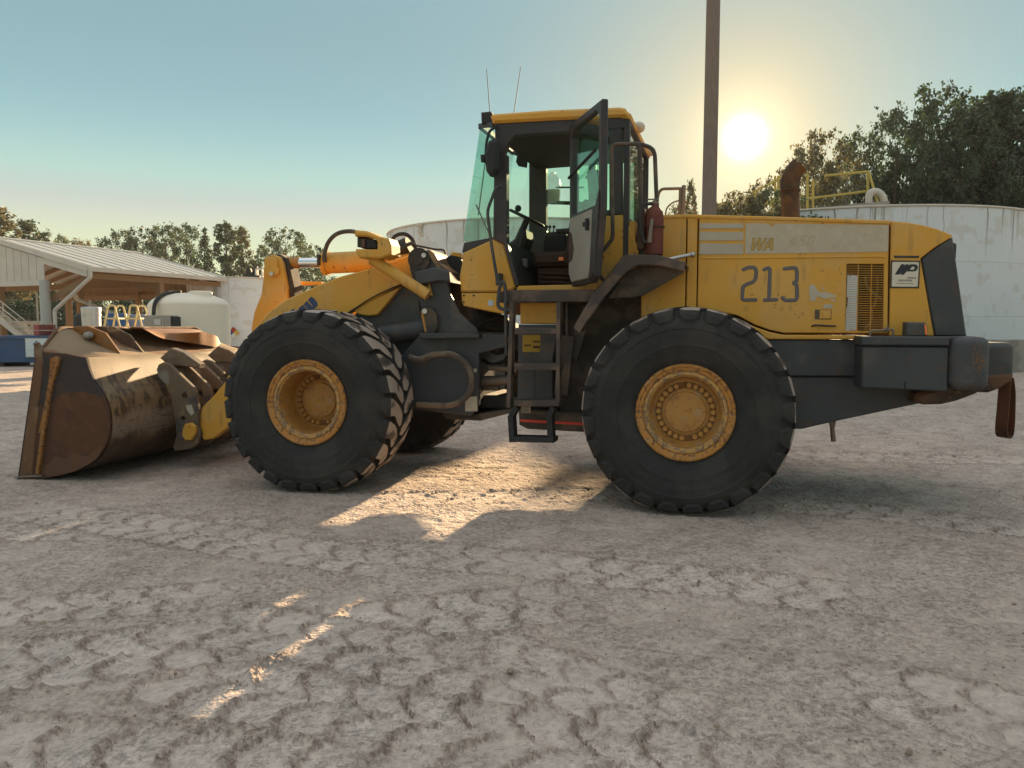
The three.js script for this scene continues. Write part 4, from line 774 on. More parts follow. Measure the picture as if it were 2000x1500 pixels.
decal('banner', [[1455, 496], [1734, 491.5], [1736, 439.5], [1456.5, 436]], HT + 0.004, 1024, 206, (x, w, h) => {
  x.fillStyle = '#b7a892'; x.fillRect(0, 0, w, h); speckle(x, w, h, 700, ['#bfb29c', '#ad9e88', '#b3a58f', '#bbae98'], 30);
  x.save(); x.transform(1, 0, -0.1, 1, 0, 0); x.font = 'italic 900 112px sans-serif'; x.lineWidth = 3; x.fillStyle = '#c79a45'; x.strokeStyle = '#8f7a4e';
  x.fillText('WA', 46, 178); x.strokeText('WA', 46, 178); x.globalAlpha = 0.32; x.fillStyle = '#a58f66'; x.fillText('450', 330, 152); x.restore();
  x.fillStyle = '#bd8a3a'; x.beginPath(); x.moveTo(150, 0); x.lineTo(210, 0); x.lineTo(218, 20); x.lineTo(190, 12); x.fill();
  speckle(x, w, h, 200, ['#8a7350', '#c08b3e'], 3);
}, hood);
function stroke(px, w, t) { // a painted stroke: a tube pressed flat against the panel
  const pts = px.map(([x, y]) => { const p = rp(x, y, t); p.z = 0; return p; });
  return pipe(pts, w, 0.028, 8).scale(1, 1, 0.0025 / w).translate(0, 0, t + 0.0005);
}
const Z = ([x, y]) => [1240 + x * 380 / 1425, 300 + y * 400 / 1500];
for (const d of [[[795, 850], [830, 833], [878, 833], [890, 860], [884, 915], [868, 940], [815, 958], [792, 975], [784, 1073], [885, 1070]], [[947, 850], [990, 830], [983, 1073], [925, 1073], [1036, 1070]], [[1095, 843], [1180, 834], [1188, 870], [1186, 940], [1145, 948], [1186, 955], [1188, 1055], [1180, 1073], [1098, 1075], [1082, 1055]]]) mesh('number', stroke(d.map(Z), 0.0155, HT + 0.002), M.stencil, hood);
for (const list of [[[1581, 557], [1586, 556], [1592, 557.5], [1593, 562], [1597, 567], [1600, 571], [1604, 569], [1606, 573], [1610, 569], [1613, 572], [1617, 570], [1619, 574], [1625, 573], [1627, 577], [1632, 575], [1633, 580], [1629, 582], [1625, 579], [1622, 583], [1616, 581], [1613, 585], [1608, 581], [1604, 583], [1599, 577], [1597, 581], [1594, 579], [1594, 587], [1588, 588], [1580.5, 587], [1582, 579], [1580, 571]], [[1607, 560], [1611, 563], [1609, 566], [1605, 564]], [[1622, 585], [1631, 584.5], [1632, 588], [1624, 588.5]], [[1599, 586], [1605, 586.5], [1604, 588], [1600, 588]]]) mesh('torn_label', rPlate(list, HT + 0.003, HT - 0.004, 0), M.white, hood);
mesh('label', rPlate([[1609, 594], [1626, 594], [1626, 602], [1608.5, 602]], HT + 0.003, HT - 0.004, 0), M.white, hood);
decal('sign_plate', [[1739.5, 561.5], [1794, 562], [1797, 510], [1741, 509.5]], HT + 0.009, 400, 384, (x, w, h) => {
  x.fillStyle = '#3b2f22'; x.fillRect(0, 0, w, h); x.fillStyle = '#cfc6b4'; x.beginPath(); x.roundRect(14, 14, w - 28, h - 28, 14); x.fill(); speckle(x, w, h, 160, ['#d9d2c2', '#b9ad97'], 9);
  x.fillStyle = '#23292d';
  x.beginPath(); x.moveTo(52, 196); x.lineTo(140, 46); x.lineTo(188, 46); x.lineTo(176, 66); x.lineTo(208, 46); x.lineTo(250, 46); x.lineTo(238, 66); x.lineTo(268, 46); x.lineTo(330, 46); x.bezierCurveTo(388, 52, 386, 118, 350, 140); x.lineTo(318, 150); x.lineTo(220, 150); x.lineTo(178, 198); x.lineTo(128, 198); x.lineTo(140, 174); x.lineTo(108, 198); x.closePath(); x.fill();
  x.fillStyle = '#cfc6b4'; x.beginPath(); x.moveTo(262, 122); x.lineTo(290, 82); x.bezierCurveTo(330, 74, 336, 100, 318, 122); x.closePath(); x.fill();
  x.fillStyle = '#2b2622'; x.textAlign = 'right'; x.font = 'italic 900 34px sans-serif'; x.fillText('PEDACE', 356, 254); x.textAlign = 'center'; x.fillText('INDUSTRIES', 204, 292); x.font = 'bold 19px sans-serif'; x.fillText('FOR  MEMBER  PERSONNEL', 200, 330);
}, hood);
mesh('sign_edge', rPlate([[1738.5, 562.5], [1795, 563], [1798, 509], [1740, 508.5]], HT + 0.006, HT - 0.004, 0.002), M.grime, hood);
// exhaust stack with its bent rain cut, hood rails
{
  const base = rp(1544, 423, 0.1), k = 0.085, ps = [[1544, 440], [1543, 372], [1544, 352], [1551, 335], [1562, 323]].map(([x, y]) => rp(x, y, 0.1));
  mesh('exhaust_stack', [new THREE.TubeGeometry(new THREE.CatmullRomCurve3(ps, false, 'centripetal'), 40, k, 24), new THREE.TorusGeometry(k + 0.004, 0.012, 6, 24).rotateX(Math.PI / 2).translate(ps[1].x, ps[1].y, ps[1].z)], M.exhaust, hood).material.side = THREE.DoubleSide;
}
mesh('hood_rail', [pipe([rp(1285, 425, 0.5), rp(1284, 385, 0.5), rp(1290, 369, 0.5), rp(1336, 368, 0.5)], 0.014, 0.06), rod(rp(1329, 368, 0.5), rp(1327, 422, 0.5), 0.014), rod(rp(1336, 362, 0.5), rp(1333, 422, 0.5), 0.019)], M.dullSteel, hood);
mesh('hoop', hose([rp(1299, 424, 0.4), rp(1303, 406, 0.4), rp(1316, 395, 0.4), rp(1330, 392, 0.4), rp(1345, 396, 0.4), rp(1356, 405, 0.4), rp(1361, 420, 0.4)], 0.008, 6), M.dullSteel, hood);
mesh('stub_rail', [rod(rp(1304, 507, 1.0), rp(1350, 497, 0.9), 0.017), new THREE.SphereGeometry(0.026, 14, 10).translate(...rp(1353, 497, 0.9).toArray())], M.steel, hood);

// ---- rear chassis, boxes, counterweight
rear('rear_chassis', [rPlate([[1440, 662], [1690, 663.5], [1700, 735], [1500, 735], [1440, 700]], 0.83, -0.83, 0.012), rPlate([[1400, 700], [1520, 735], [1700, 735], [1800, 760], [1796, 788], [1640, 821], [1566, 838], [1480, 838], [1400, 800]], 0.80, -0.80, 0.012)], M.chassis);
rear('tow_post', [rod(rp(1624, 822, 0.6), rp(1628, 862, 0.6), 0.018, 0.022, 10), rPlate([[1619, 815], [1634, 818], [1630, 838], [1622, 836]], 0.63, 0.57, 0.004)], M.dullSteel);
const bbox = group('battery_box', false);
mesh('body', rPlate([[1683.5, 676], [1854, 677.5], [1851, 765], [1683, 757.5]], 1.2, 0.75, 0.012), M.chassis, bbox);
mesh('lid', rPlate([[1681.5, 656.5], [1856, 657.5], [1855, 675.5], [1682, 674.5]], 1.215, 0.75, 0.01), M.chassis, bbox);
for (const [x, y] of [[1752, 684], [1771, 684], [1749, 744], [1768, 745]]) { const p = rp(x, y, 1.2); mesh('rivet', zcyl(p.x, p.y, 1.198, 1.212, 0.008, 10), M.grime, bbox); }
mesh('drain_slot', rPlate([[1766.5, 747], [1769.5, 747], [1769.5, 759], [1766.5, 759]], 1.206, 1.19, 0.001), M.black, bbox);
mesh('grab_handle', [pipe([rp(1699, 656, 1.1), rp(1700, 646, 1.1), rp(1727, 645, 1.1), rp(1733, 640, 1.1)], 0.010, 0.03), pipe([rp(1727, 647, 1.08), rp(1741, 643, 1.08), rp(1744, 645, 1.08), rp(1745, 656, 1.08)], 0.010, 0.02)], M.dullSteel, bbox);
const lamp = group('tail_lamp', false);
mesh('housing', rPlate([[1770, 629], [1807, 629.5], [1813, 640], [1813, 658], [1769, 658]], 1.13, 0.98, 0.012), M.chassis, lamp); mesh('reflector', rPlate([[1805, 632], [1811, 639], [1812, 654], [1807, 654]], 1.137, 1.05, 0.004), M.amber, lamp);
const cw = group('counterweight', false);
{
  const rb = (px, t, t2, r) => { const q = r2(px, t), xs = q.map((p) => p[0]), ys = q.map((p) => p[1]); return box(Math.min(...xs), Math.max(...xs), Math.min(...ys), Math.max(...ys), t2, t, r); };
  for (const s of [1, -1]) mesh('side_block', rb([[1857.5, 657], [1934, 764]], 1.24, 0.42, 0.075).scale(1, 1, s), M.chassis, cw);
  mesh('scuff', (() => { const q = rp(1912, 705, 1.24); const g = new THREE.BufferGeometry(); const pts = []; for (let i = 0; i < 70; i++) { const x = q.x + gauss() * 0.045 - 0.01, y = q.y + gauss() * 0.11, a = rnd() * 6, s = rr(0.002, 0.012); for (const d of [0, 2.1, 4.2]) pts.push(x + Math.cos(a + d) * s * 0.6, y + Math.sin(a + d) * s * 1.6, 1.2415); } g.setAttribute('position', new THREE.BufferAttribute(new Float32Array(pts), 3)); g.computeVertexNormals(); return g; })(), M.clay, cw);
  mesh('tail_block', rb([[1900, 669], [1981, 752]], 0.6, -0.6, 0.06), M.chassis, cw);
  mesh('underside', rPlate([[1790, 770], [1835, 756], [1935, 752], [1905, 770], [1870, 783], [1840, 790], [1805, 791], [1785, 786]], 1.05, -1.05, 0.03), M.rust, cw);
  mesh('tail_underside', rPlate([[1890, 765], [1900, 735], [1980, 730], [1976, 745], [1955, 758], [1930, 767]], 0.62, -0.62, 0.02), M.rust, cw);
  mesh('gap_plate', rPlate([[1852, 660], [1860, 660], [1860, 766], [1850, 765]], 1.15, -1.15, 0.004), M.rust, cw);
}
// ---- belly, tanks and panels between the axles
rear('belly_frame', [rPlate([[1012, 800], [1160, 806], [1160, 845], [1030, 838], [1014, 830]], 0.80, -0.8, 0.012), rPlate([[1092, 592], [1262, 560], [1262, 700], [1160, 830], [1092, 800]], 0.70, -0.70, 0.01), box(0.2, 2.6, 0.72, 1.2, -0.5, 0.5, 0.02)], M.grime);
rear('red_strip', rPlate([[1016, 818.5], [1160, 826.5], [1160, 832], [1016, 824]], 0.806, 0.79, 0.002), M.redStrip);
const htank = group('hydraulic_tank', false);
mesh('body', rPlate([[1012, 634], [1093, 634], [1080, 700], [1080, 782], [1010, 782]], 0.92, 0.0, 0.012), std({ map: T.chassis, color: rgb(1.5, 1.35, 1.3), roughness: 0.6 }), htank);
mesh('upper_panel', rPlate([[1016, 585], [1092, 585], [1092, 632.5], [1016, 632.5]], 0.90, 0.0, 0.008), M.yellow, htank);
mesh('door_seam', rPlate([[1044.3, 715], [1045.5, 715], [1045, 780], [1043.8, 780]], 0.922, 0.9, 0.0005), M.black, htank);
decal('warning_label', [[1020.5, 687.5], [1055, 687.5], [1055.5, 654], [1020.5, 654.5]], 0.924, 256, 250, (x, w, h) => {
  x.fillStyle = '#a8862a'; x.fillRect(0, 0, w, h); speckle(x, w, h, 90, ['#b8953a', '#8f7020'], 10); x.fillStyle = '#3a2c12'; x.fillRect(26, 140, 92, 26); x.fillRect(150, 86, 100, 26); x.fillRect(150, 158, 100, 38); x.fillStyle = '#8a6d22'; for (let i = 0; i < 9; i++) { x.fillRect(32 + i * 9, 150, 4, 5); x.fillRect(156 + i * 10, 96, 5, 5); x.fillRect(156 + i * 10, 170, 5, 5); }
}, htank);
decal('tag', [[1019, 806], [1036.5, 807], [1036.5, 793.5], [1019, 793]], 0.806, 64, 48, (x, w, h) => { x.fillStyle = '#8d8374'; x.fillRect(0, 0, w, h); x.fillStyle = '#3a342d'; for (let i = 0; i < 5; i++) x.fillRect(6, 6 + i * 8, 50 - (i * 17) % 23, 3); }, htank);
rear('strut', [rod(rp(1107, 592, 1.0), rp(1107, 656, 1.0), 0.011), beam(rp(1108, 656, 0.95), rp(1096, 770, 0.9), 0.05, 0.13), beam(rp(1148, 600, 0.85), rp(1118, 700, 0.85), 0.05, 0.10)], M.step);

// ---- steps, ledge, fender platform
const ladder = group('access_ladder', false);
mesh('stile', beam(rp(1002, 590, 1.2), rp(995.5, 795, 1.2), 0.10, 0.035), M.step, ladder); mesh('stile', beam(rp(1093, 590, 1.2), rp(1091, 786, 1.2), 0.10, 0.035), M.step, ladder);
for (const [ya, yb] of [[641, 653], [709.5, 723], [782, 794]]) mesh('step', rPlate([[1004, ya], [1092, ya], [1092, yb], [1003, yb]], 1.24, 1.05, 0.006), M.step, ladder);
mesh('rubber_step', [beam(rp(1011, 794, 1.2), rp(1000, 812, 1.2), 0.12, 0.045), beam(rp(1000, 811, 1.2), rp(1003, 862, 1.2), 0.12, 0.05), beam(rp(1082, 794, 1.2), rp(1075, 812, 1.2), 0.12, 0.045), beam(rp(1075, 811, 1.2), rp(1078, 862, 1.2), 0.12, 0.05)], M.black, ladder);
mesh('bottom_step', rPlate([[999, 853.5], [1082, 855.5], [1081, 865.5], [1001, 863.5]], 1.29, 1.10, 0.01), M.black, ladder);
mesh('hand_loop', pipe([rp(989, 692, 1.15), rp(987.5, 566, 1.15), rp(984, 551, 1.15), rp(979, 551, 1.15), rp(974.5, 566, 1.15), rp(972, 596, 1.15), rp(977, 603, 1.15), rp(996, 606, 1.15)], 0.017, 0.04), M.chassis, ladder);
rear('ledge', rPlate([[985, 567], [1170, 565], [1150, 590], [975, 591], [975, 572]], 1.08, 0.5, 0.01), M.step);
const fender = group('fender_platform', false);
{
  const top = r2([[1120, 640], [1124, 632], [1156, 577], [1188.5, 536], [1216, 499.5], [1226.6, 497], [1282, 497.6], [1338, 511]], 1.3), low = r2([[1337, 531], [1285, 518], [1250, 517.5], [1238, 521], [1218, 536], [1182.6, 577], [1141.5, 635], [1132, 652]], 1.3);
  mesh('edge_band', plate([...top, ...low], 1.3, 1.27, 0.008), M.step, fender);
  mesh('deck', plate([...top, ...top.slice().reverse().map(([x, y]) => [x + 0.012, y - 0.03])].map(([x, y]) => [x, y - 0.004]), 1.268, 0.86, 0.003), M.step, fender);
  mesh('bracket', rPlate([[1222, 532], [1250, 519], [1285, 519.5], [1336, 532], [1254, 578], [1234, 581], [1188, 583]], 1.12, 1.09, 0.004), M.grime, fender);
}
// ---- cab
const cab = group('cab', false), CT = 0.82, X0 = (px, py, t) => rp(px, py, t).x, Y0 = (px, py, t) => rp(px, py, t).y;
const xRear = X0(1225, 300, CT), yFloor = Y0(1090, 566, CT), yRoof = Y0(1090, 236, CT);
mesh('roof', rPlate([[957, 226], [964, 222], [1075, 214], [1211, 208.5], [1221, 211], [1226, 219], [1227, 227], [1090, 233], [962, 240]], 0.86, -0.86, 0.022), M.yellow, cab);
mesh('roof_visor', [rPlate([[1214, 216], [1224, 217], [1232, 222], [1231, 232], [1214, 230]], 0.84, -0.86, 0.012)], M.yellow, cab);
mesh('header', rPlate([[966, 240.5], [1090, 234], [1224, 228], [1222, 250], [1120, 256], [1006, 264], [992, 280], [984, 300], [967, 300]], CT, CT - 0.09, 0.006), M.cabMetal, cab);
mesh('roof_lining', plate([[-0.05, yRoof - 0.10], [xRear - 0.02, yRoof - 0.08], [xRear - 0.02, yRoof - 0.01], [-0.05, yRoof - 0.02]], CT - 0.1, -CT + 0.05, 0.004), M.interior, cab);
mesh('pillar', rPlate([[965, 299], [984, 301], [989, 302], [989.5, 472], [1014, 556], [1006, 560], [983, 476], [963, 466]], CT, CT - 0.10, 0.006), M.cabMetal, cab);
mesh('pillar', rPlate([[1115.5, 254], [1128, 253], [1128, 425], [1115.5, 430]], CT - 0.005, CT - 0.08, 0.006), M.cabMetal, cab);
mesh('pillar', rPlate([[1190, 250], [1214, 250], [1215, 418], [1190, 420]], CT, CT - 0.10, 0.006), M.cabMetal, cab);
mesh('window_sill', rPlate([[1128, 412], [1190, 410], [1190, 420], [1128, 425]], CT - 0.003, CT - 0.06, 0.004), M.cabMetal, cab);
mesh('side_glass', rPlate([[1128, 256], [1190, 252], [1190, 411], [1128, 413]], CT - 0.03, CT - 0.036, 0), M.glass, cab);
mesh('front_panel', rPlate([[905, 493], [963, 466.5], [983, 476.5], [1007, 561], [1000, 567], [985, 570], [900, 570], [897, 540]], CT - 0.005, -CT + 0.005, 0.018), M.yellow, cab);
mesh('front_liner', rPlate([[984, 474], [1008, 557], [1016, 557], [992, 474]], CT - 0.105, -CT + 0.03, 0.004), M.interior, cab);
mesh('front_skirt', rPlate([[900.5, 572], [985, 571.5], [989, 575], [988, 614], [960, 609], [905, 597.5], [902, 590]], CT - 0.012, -CT + 0.012, 0.012), M.yellow, cab);
for (const [x, y] of [[906.5, 577], [925.5, 577], [906, 590]]) { const p = rp(x, y, CT - 0.012); mesh('rivet', zcyl(p.x, p.y, CT - 0.014, CT - 0.002, 0.009, 10), M.black, cab); }
mesh('skirt_label', rPlate([[953.5, 586.5], [963.5, 586.5], [963, 597], [953, 596.5]], CT - 0.008, CT - 0.02, 0), std({ color: rgb(0.42, 0.52, 0.62), roughness: 0.5 }), cab);
mesh('rear_side_panel', rPlate([[1120, 427], [1215, 419], [1221, 424], [1247, 484], [1247, 520], [1160, 566], [1120, 566]], CT - 0.002, CT - 0.05, 0.008), M.yellow, cab);
mesh('dash_cowl', rPlate([[906, 474], [964, 463], [965, 467], [905, 494], [902, 492]], CT - 0.02, -CT + 0.02, 0.006), M.cabMetal, cab);
mesh('floor', box(X0(1005, 560, CT), xRear, yFloor - 0.05, yFloor + 0.03, -CT + 0.02, CT - 0.02, 0.01), M.cabMetal, cab);
mesh('door_sill', rPlate([[1012, 558.5], [1165, 555], [1165, 566], [1008, 567]], CT + 0.012, CT - 0.06, 0.006), M.yellow, cab);
// far side: post, wall with two windows, sash
{
  const t = -CT, xa = X0(1037, 400, t), out = [[xa, yFloor], [xRear, yFloor], [xRear, yRoof], [xa, yRoof]];
  const w1 = r2([[1070, 330], [1076, 321], [1150, 318], [1152, 322], [1152, 452], [1072, 455], [1070, 452]], t), w2 = r2([[1166, 320], [1240, 318], [1240, 448], [1166, 450]], t);
  mesh('far_wall', plate(out, t + 0.09, t, 0.005, [w1, w2]), M.cabMetal, cab);
  mesh('far_glass', [plate(w1, t + 0.05, t + 0.044, 0), plate(w2, t + 0.05, t + 0.044, 0)], M.glass, cab);
}
// rear wall and its window
{
  const yw = Y0(1213, 424, CT), wall = (pts, x0, x1) => plate(pts.map(([z, y]) => [-z, y]), x0, x1, 0.005).rotateY(Math.PI / 2);
  const holes = [[-0.75, yw], [0.74, yw], [0.74, yRoof - 0.06], [-0.75, yRoof - 0.06]];
  const frame = new THREE.Shape([[-0.82, yFloor], [0.82, yFloor], [0.82, yRoof], [-0.82, yRoof]].map(([z, y]) => new THREE.Vector2(-z, y))); frame.holes.push(new THREE.Path(holes.map(([z, y]) => new THREE.Vector2(-z, y))));
  mesh('rear_frame', new THREE.ExtrudeGeometry(frame, { depth: 0.05, bevelEnabled: false }).rotateY(Math.PI / 2).translate(xRear - 0.03, 0, 0), M.cabMetal, cab);
  mesh('rear_glass', wall(holes, xRear - 0.012, xRear - 0.006), M.glass, cab);
  mesh('rear_lower', wall([[-0.8, yFloor], [0.8, yFloor], [0.8, yw - 0.04], [-0.8, yw - 0.04]], xRear + 0.021, xRear + 0.08), M.yellow, cab);
  for (let i = 0; i < 11; i++) mesh('louver', box(xRear + 0.08, xRear + 0.094, yw - 0.16 - i * 0.026, yw - 0.147 - i * 0.026, 0.42, 0.72), M.grime, cab);
}
// wrap-round front glass: near quarter pane, windscreen, far quarter pane
{
  const bl = rp(905.5, 472, 0.6), tl = rp(939, 246, 0.6), nb = rp(964, 463, CT - 0.03), nt = rp(966, 243, CT - 0.03);
  const quad = (a, b, c, d) => { const g = new THREE.BufferGeometry(), n = b.clone().sub(a).cross(d.clone().sub(a)).normalize().multiplyScalar(0.006), P = []; const s = [a, b, c, d], q = s.map((v) => v.clone().add(n)); const f = (...v) => v.forEach((w) => P.push(w.x, w.y, w.z)); f(s[0], s[2], s[1], s[0], s[3], s[2]); f(q[0], q[1], q[2], q[0], q[2], q[3]); for (let i = 0; i < 4; i++) { const j = (i + 1) % 4; f(s[i], s[j], q[j], s[i], q[j], q[i]); } g.setAttribute('position', new THREE.BufferAttribute(new Float32Array(P), 3)); g.computeVertexNormals(); return g; };
  const fl = (v) => V(v.x, v.y, -v.z);
  mesh('windscreen', quad(bl, tl, fl(tl), fl(bl)), M.glass, cab); mesh('quarter_glass', quad(bl, nb, nt, tl), M.glass, cab); mesh('quarter_glass', quad(fl(bl), fl(tl), fl(nt), fl(nb)), M.glass, cab);
  mesh('roof_brow', [beam(tl, fl(tl), 0.05, 0.05), beam(tl, nt, 0.04, 0.04), beam(fl(tl), fl(nt), 0.04, 0.04)], M.cabMetal, cab);
  mesh('wiper', [rod(rp(962, 470, 0.5), rp(930, 400, 0.3), 0.008), rod(rp(934, 420, 0.32), rp(950, 300, 0.25), 0.006)], M.black, cab);
}
// controls and seat
mesh('steering_column', [plate(r2([[1000, 478], [1012, 470], [1022, 448], [1034, 452], [1036, 468], [1028, 490], [1020, 512], [1016, 562], [990, 562], [996, 500]], 0), -0.17, 0.17, 0.03), rod(rp(1016, 460, 0), rp(1030, 427, 0), 0.035)], M.interior, cab);
{
  const c = rp(1029, 426, 0), n = rp(1029 + 35, 426 + 17, 0).sub(rp(1029 - 35, 426 - 17, 0)).normalize(), nn = V(-n.y, n.x, 0);
  mesh('steering_wheel', [new THREE.TorusGeometry(0.19, 0.016, 8, 40).applyQuaternion(new THREE.Quaternion().setFromUnitVectors(V(0, 0, 1), nn)).translate(c.x, c.y, c.z), rod(c.clone().addScaledVector(n, -0.18), c.clone().addScaledVector(n, 0.18), 0.014), new THREE.SphereGeometry(0.035, 12, 10).translate(...rp(1012, 407, 0.12).toArray())], M.black, cab);
}
mesh('seat_cushion', [plate(r2([[1052, 498], [1118, 494], [1122, 522], [1054, 524]], 0), -0.27, 0.27, 0.04)], M.seat, cab);
mesh('seat_back', plate(r2([[1112, 498], [1122, 425], [1150, 395], [1166, 400], [1150, 500], [1140, 520]], 0), -0.25, 0.25, 0.05), M.seat, cab);
mesh('headrest', plate(r2([[1150, 340], [1172, 335], [1180, 350], [1172, 394], [1154, 396]], 0), -0.15, 0.15, 0.04), M.interior, cab);
mesh('suspension', [plate(r2([[1056, 526], [1120, 524], [1114, 562], [1060, 562]], 0), -0.2, 0.2, 0.02), ...[534, 542, 551].map((y) => rod(rp(1056, y, 0.22), rp(1118, y + 2, 0.22), 0.012))], M.seat, cab);
mesh('armrest', plate(r2([[1086, 448], [1112, 446], [1116, 456], [1088, 456]], 0.3), 0.26, 0.34, 0.02), M.interior, cab);
mesh('console', plate(r2([[1064, 460], [1108, 458], [1112, 496], [1060, 500]], -0.35), -0.42, -0.28, 0.02), M.interior, cab);
for (const px of [1066, 1072, 1080]) mesh('control_lever', [rod(rp(px, 462, 0.34), rp(px + 2, 444, 0.34), 0.006), new THREE.SphereGeometry(0.016, 10, 8).translate(...rp(px + 2, 443, 0.34).toArray())], M.black, cab);
mesh('console_box', rPlate([[1010, 505], [1028, 505], [1028, 521], [1010, 521]], 0.35, 0.28, 0.01), std({ color: rgb(0.16, 0.15, 0.15), roughness: 0.6 }), cab);
mesh('buckle', rPlate([[1091, 502], [1100, 502], [1100, 509], [1091, 509]], 0.32, 0.29, 0.003), M.amber, cab);
mesh('inner_mirror', [rPlate([[1010, 300], [1014, 300], [1030, 308], [1028, 327], [1012, 324], [1007, 316]], -0.3, -0.34, 0.012), rod(rp(1013, 283, -0.3), rp(1014, 303, -0.32), 0.008), rod(rp(994, 283, -0.1), rp(1013, 298, -0.3), 0.010)], M.black, cab);
mesh('aerial', [rod(rp(957, 224, 0.1), rp(950.5, 134, 0.1), 0.0045, 0.0035, 6)], M.black, cab); mesh('aerial', [rod(rp(1004, 220, -0.1), rp(1017, 131, -0.1), 0.0045, 0.0035, 6)], M.black, cab);
mesh('work_lamp', [rPlate([[939, 219], [958, 217], [962, 224], [961, 243], [940, 242]], 0.72, 0.58, 0.012), rod(rp(955, 240, 0.65), rp(964, 250, 0.7), 0.02)], M.black, cab);
for (const z of [0.5, -0.55]) mesh('rear_lamp', new THREE.SphereGeometry(0.075, 14, 10).scale(0.8, 0.7, 1).translate(xRear + 0.04, yRoof + 0.02, z - 0.2), M.tankTrim, cab);
// far-side mirror bracket and the clear pre-cleaner bowl hanging by the far window
mesh('precleaner_bowl', (() => { const p = rp(1079, 398, -1.0); return new THREE.LatheGeometry([[0.001, 0], [0.06, 0], [0.085, 0.03], [0.095, 0.1], [0.098, 0.2], [0.085, 0.28], [0.05, 0.33], [0.03, 0.345], [0.03, 0.36], [0.001, 0.362]].map((q) => new THREE.Vector2(...q)), 24).translate(p.x, p.y, p.z); })(), M.bottle, cab);
mesh('bowl_dust', (() => { const p = rp(1079, 397, -1.0); return new THREE.LatheGeometry([[0.001, 0], [0.055, 0.002], [0.079, 0.032], [0.088, 0.1], [0.088, 0.15], [0.001, 0.14]].map((q) => new THREE.Vector2(...q)), 20).translate(p.x, p.y, p.z); })(), std({ color: rgb(0.24, 0.19, 0.12), roughness: 1 }), cab);
mesh('far_rail', [rod(rp(1062, 395, -1.0), rp(1162, 398, -1.0), 0.022), rod(rp(1086, 366, -1.0), rp(1140, 366, -1.0), 0.010), pipe([rp(1142, 398, -1.0), rp(1158, 396, -1), rp(1160, 362, -1), rp(1153, 348, -1), rp(1146, 346, -1)], 0.022, 0.05)], M.black, cab);
mesh('far_mirror', rPlate([[1146, 290], [1168, 288], [1170, 312], [1148, 314]], -1.0, -1.06, 0.015), M.black, cab);
// near mirror, grab rails
const mir = group('side_mirror', false);
mesh('shell', rPlate([[953, 274], [961, 270], [971, 274], [974, 300], [972, 330], [963, 344], [955, 343], [948, 333], [944, 300]], 1.02, 0.92, 0.03), M.black, mir);
mesh('arm', [pipe([rp(968, 248, 0.84), rp(956, 256, 0.95), rp(950, 278, 0.97), rp(948, 312, 0.97)], 0.013, 0.03), rPlate([[938, 302], [946, 301], [946, 317], [939, 316]], 0.99, 0.95, 0.006)], M.black, mir);
rear('grab_rail', [pipe([rp(977, 364, 0.93), rp(968, 368, 0.95), rp(951.5, 412, 0.95), rp(960, 480, 0.95), rp(971, 545, 0.93)], 0.015, 0.05), rPlate([[966.5, 534], [975, 533], [976.5, 553], [968, 557]], 0.95, 0.82, 0.008)], M.chassis);
rear('hand_rail', [pipe([rp(1283, 497, 1.1), rp(1283, 407, 1.1), rp(1279, 300, 1.1), rp(1273, 289, 1.1), rp(1252, 281, 1.1), rp(1202, 281.5, 1.1), rp(1194, 288, 1.1), rp(1197, 460, 1.1), rp(1195, 468, 1.1), rp(1159, 514, 1.1), rp(1159, 524, 1.1), rp(1178, 546, 1.05)], 0.018, 0.05), rod(rp(1249, 281, 1.1), rp(1254, 497, 1.1), 0.02)], M.step);
// ---- open door, swung out on its rear edge
{
  const d = group('cab_door', false), hx = X0(1118, 400, CT); d.position.set(hx, 0, CT + 0.01); d.rotation.y = -60 * R;
  const y0 = yFloor + 0.02, y1 = yRoof - 0.05, w = 0.83, ym = lerp(y0, y1, 0.44);
  const outer = [[0.02, y0 + 0.10], [0.10, y0], [0.60, y0 + 0.01], [0.70, y0 + 0.06], [w, y0 + 0.62], [w, y1], [0.03, y1], [0, y1 - 0.05]];
  const hole = [[0.06, ym + 0.03], [0.09, ym], [w - 0.10, ym], [w - 0.06, ym + 0.04], [w - 0.06, y1 - 0.11], [w - 0.13, y1 - 0.06], [0.15, y1 - 0.07], [0.06, y1 - 0.14]];
  mesh('frame', plate(outer, -0.03, 0.03, 0.008, [hole]), M.cabMetal, d);
  mesh('glass', plate(hole, -0.006, 0, 0), M.glass, d);
  mesh('inner_panel', plate([[0.05, y0 + 0.12], [0.13, y0 + 0.04], [0.56, y0 + 0.05], [0.60, y0 + 0.12], [0.66, ym - 0.05], [0.64, ym - 0.03], [0.07, ym - 0.03]], 0.028, 0.05, 0.008), M.doorInner, d);
  mesh('pocket', plate([[0.07, y0 + 0.22], [0.16, y0 + 0.24], [0.20, y0 + 0.34], [0.14, y0 + 0.48], [0.09, y0 + 0.50], [0.06, y0 + 0.4]], 0.045, 0.056, 0.003), M.seat, d);
  mesh('edge_trim', plate([[0.60, y0 + 0.03], [0.70, y0 + 0.08], [w - 0.02, y0 + 0.62], [w - 0.02, ym + 0.1], [w - 0.13, ym - 0.06], [0.66, ym - 0.05]], 0.028, 0.045, 0.006), M.cabMetal, d);
  mesh('pull_bar', rod(V(0.05, ym + 0.34, 0.05), V(w - 0.08, ym + 0.44, 0.05), 0.014), M.black, d);
  mesh('latch', [box(0.50, 0.62, ym - 0.16, ym - 0.12, 0.045, 0.075, 0.006), box(0.58, 0.61, ym - 0.20, ym - 0.1, 0.05, 0.08, 0.006)], M.black, d);
  mesh('hinge', [rod(V(0, y0 + 0.3, 0), V(0, y0 + 0.42, 0), 0.022), rod(V(0, y1 - 0.4, 0), V(0, y1 - 0.28, 0), 0.022)], M.cabMetal, d);
}

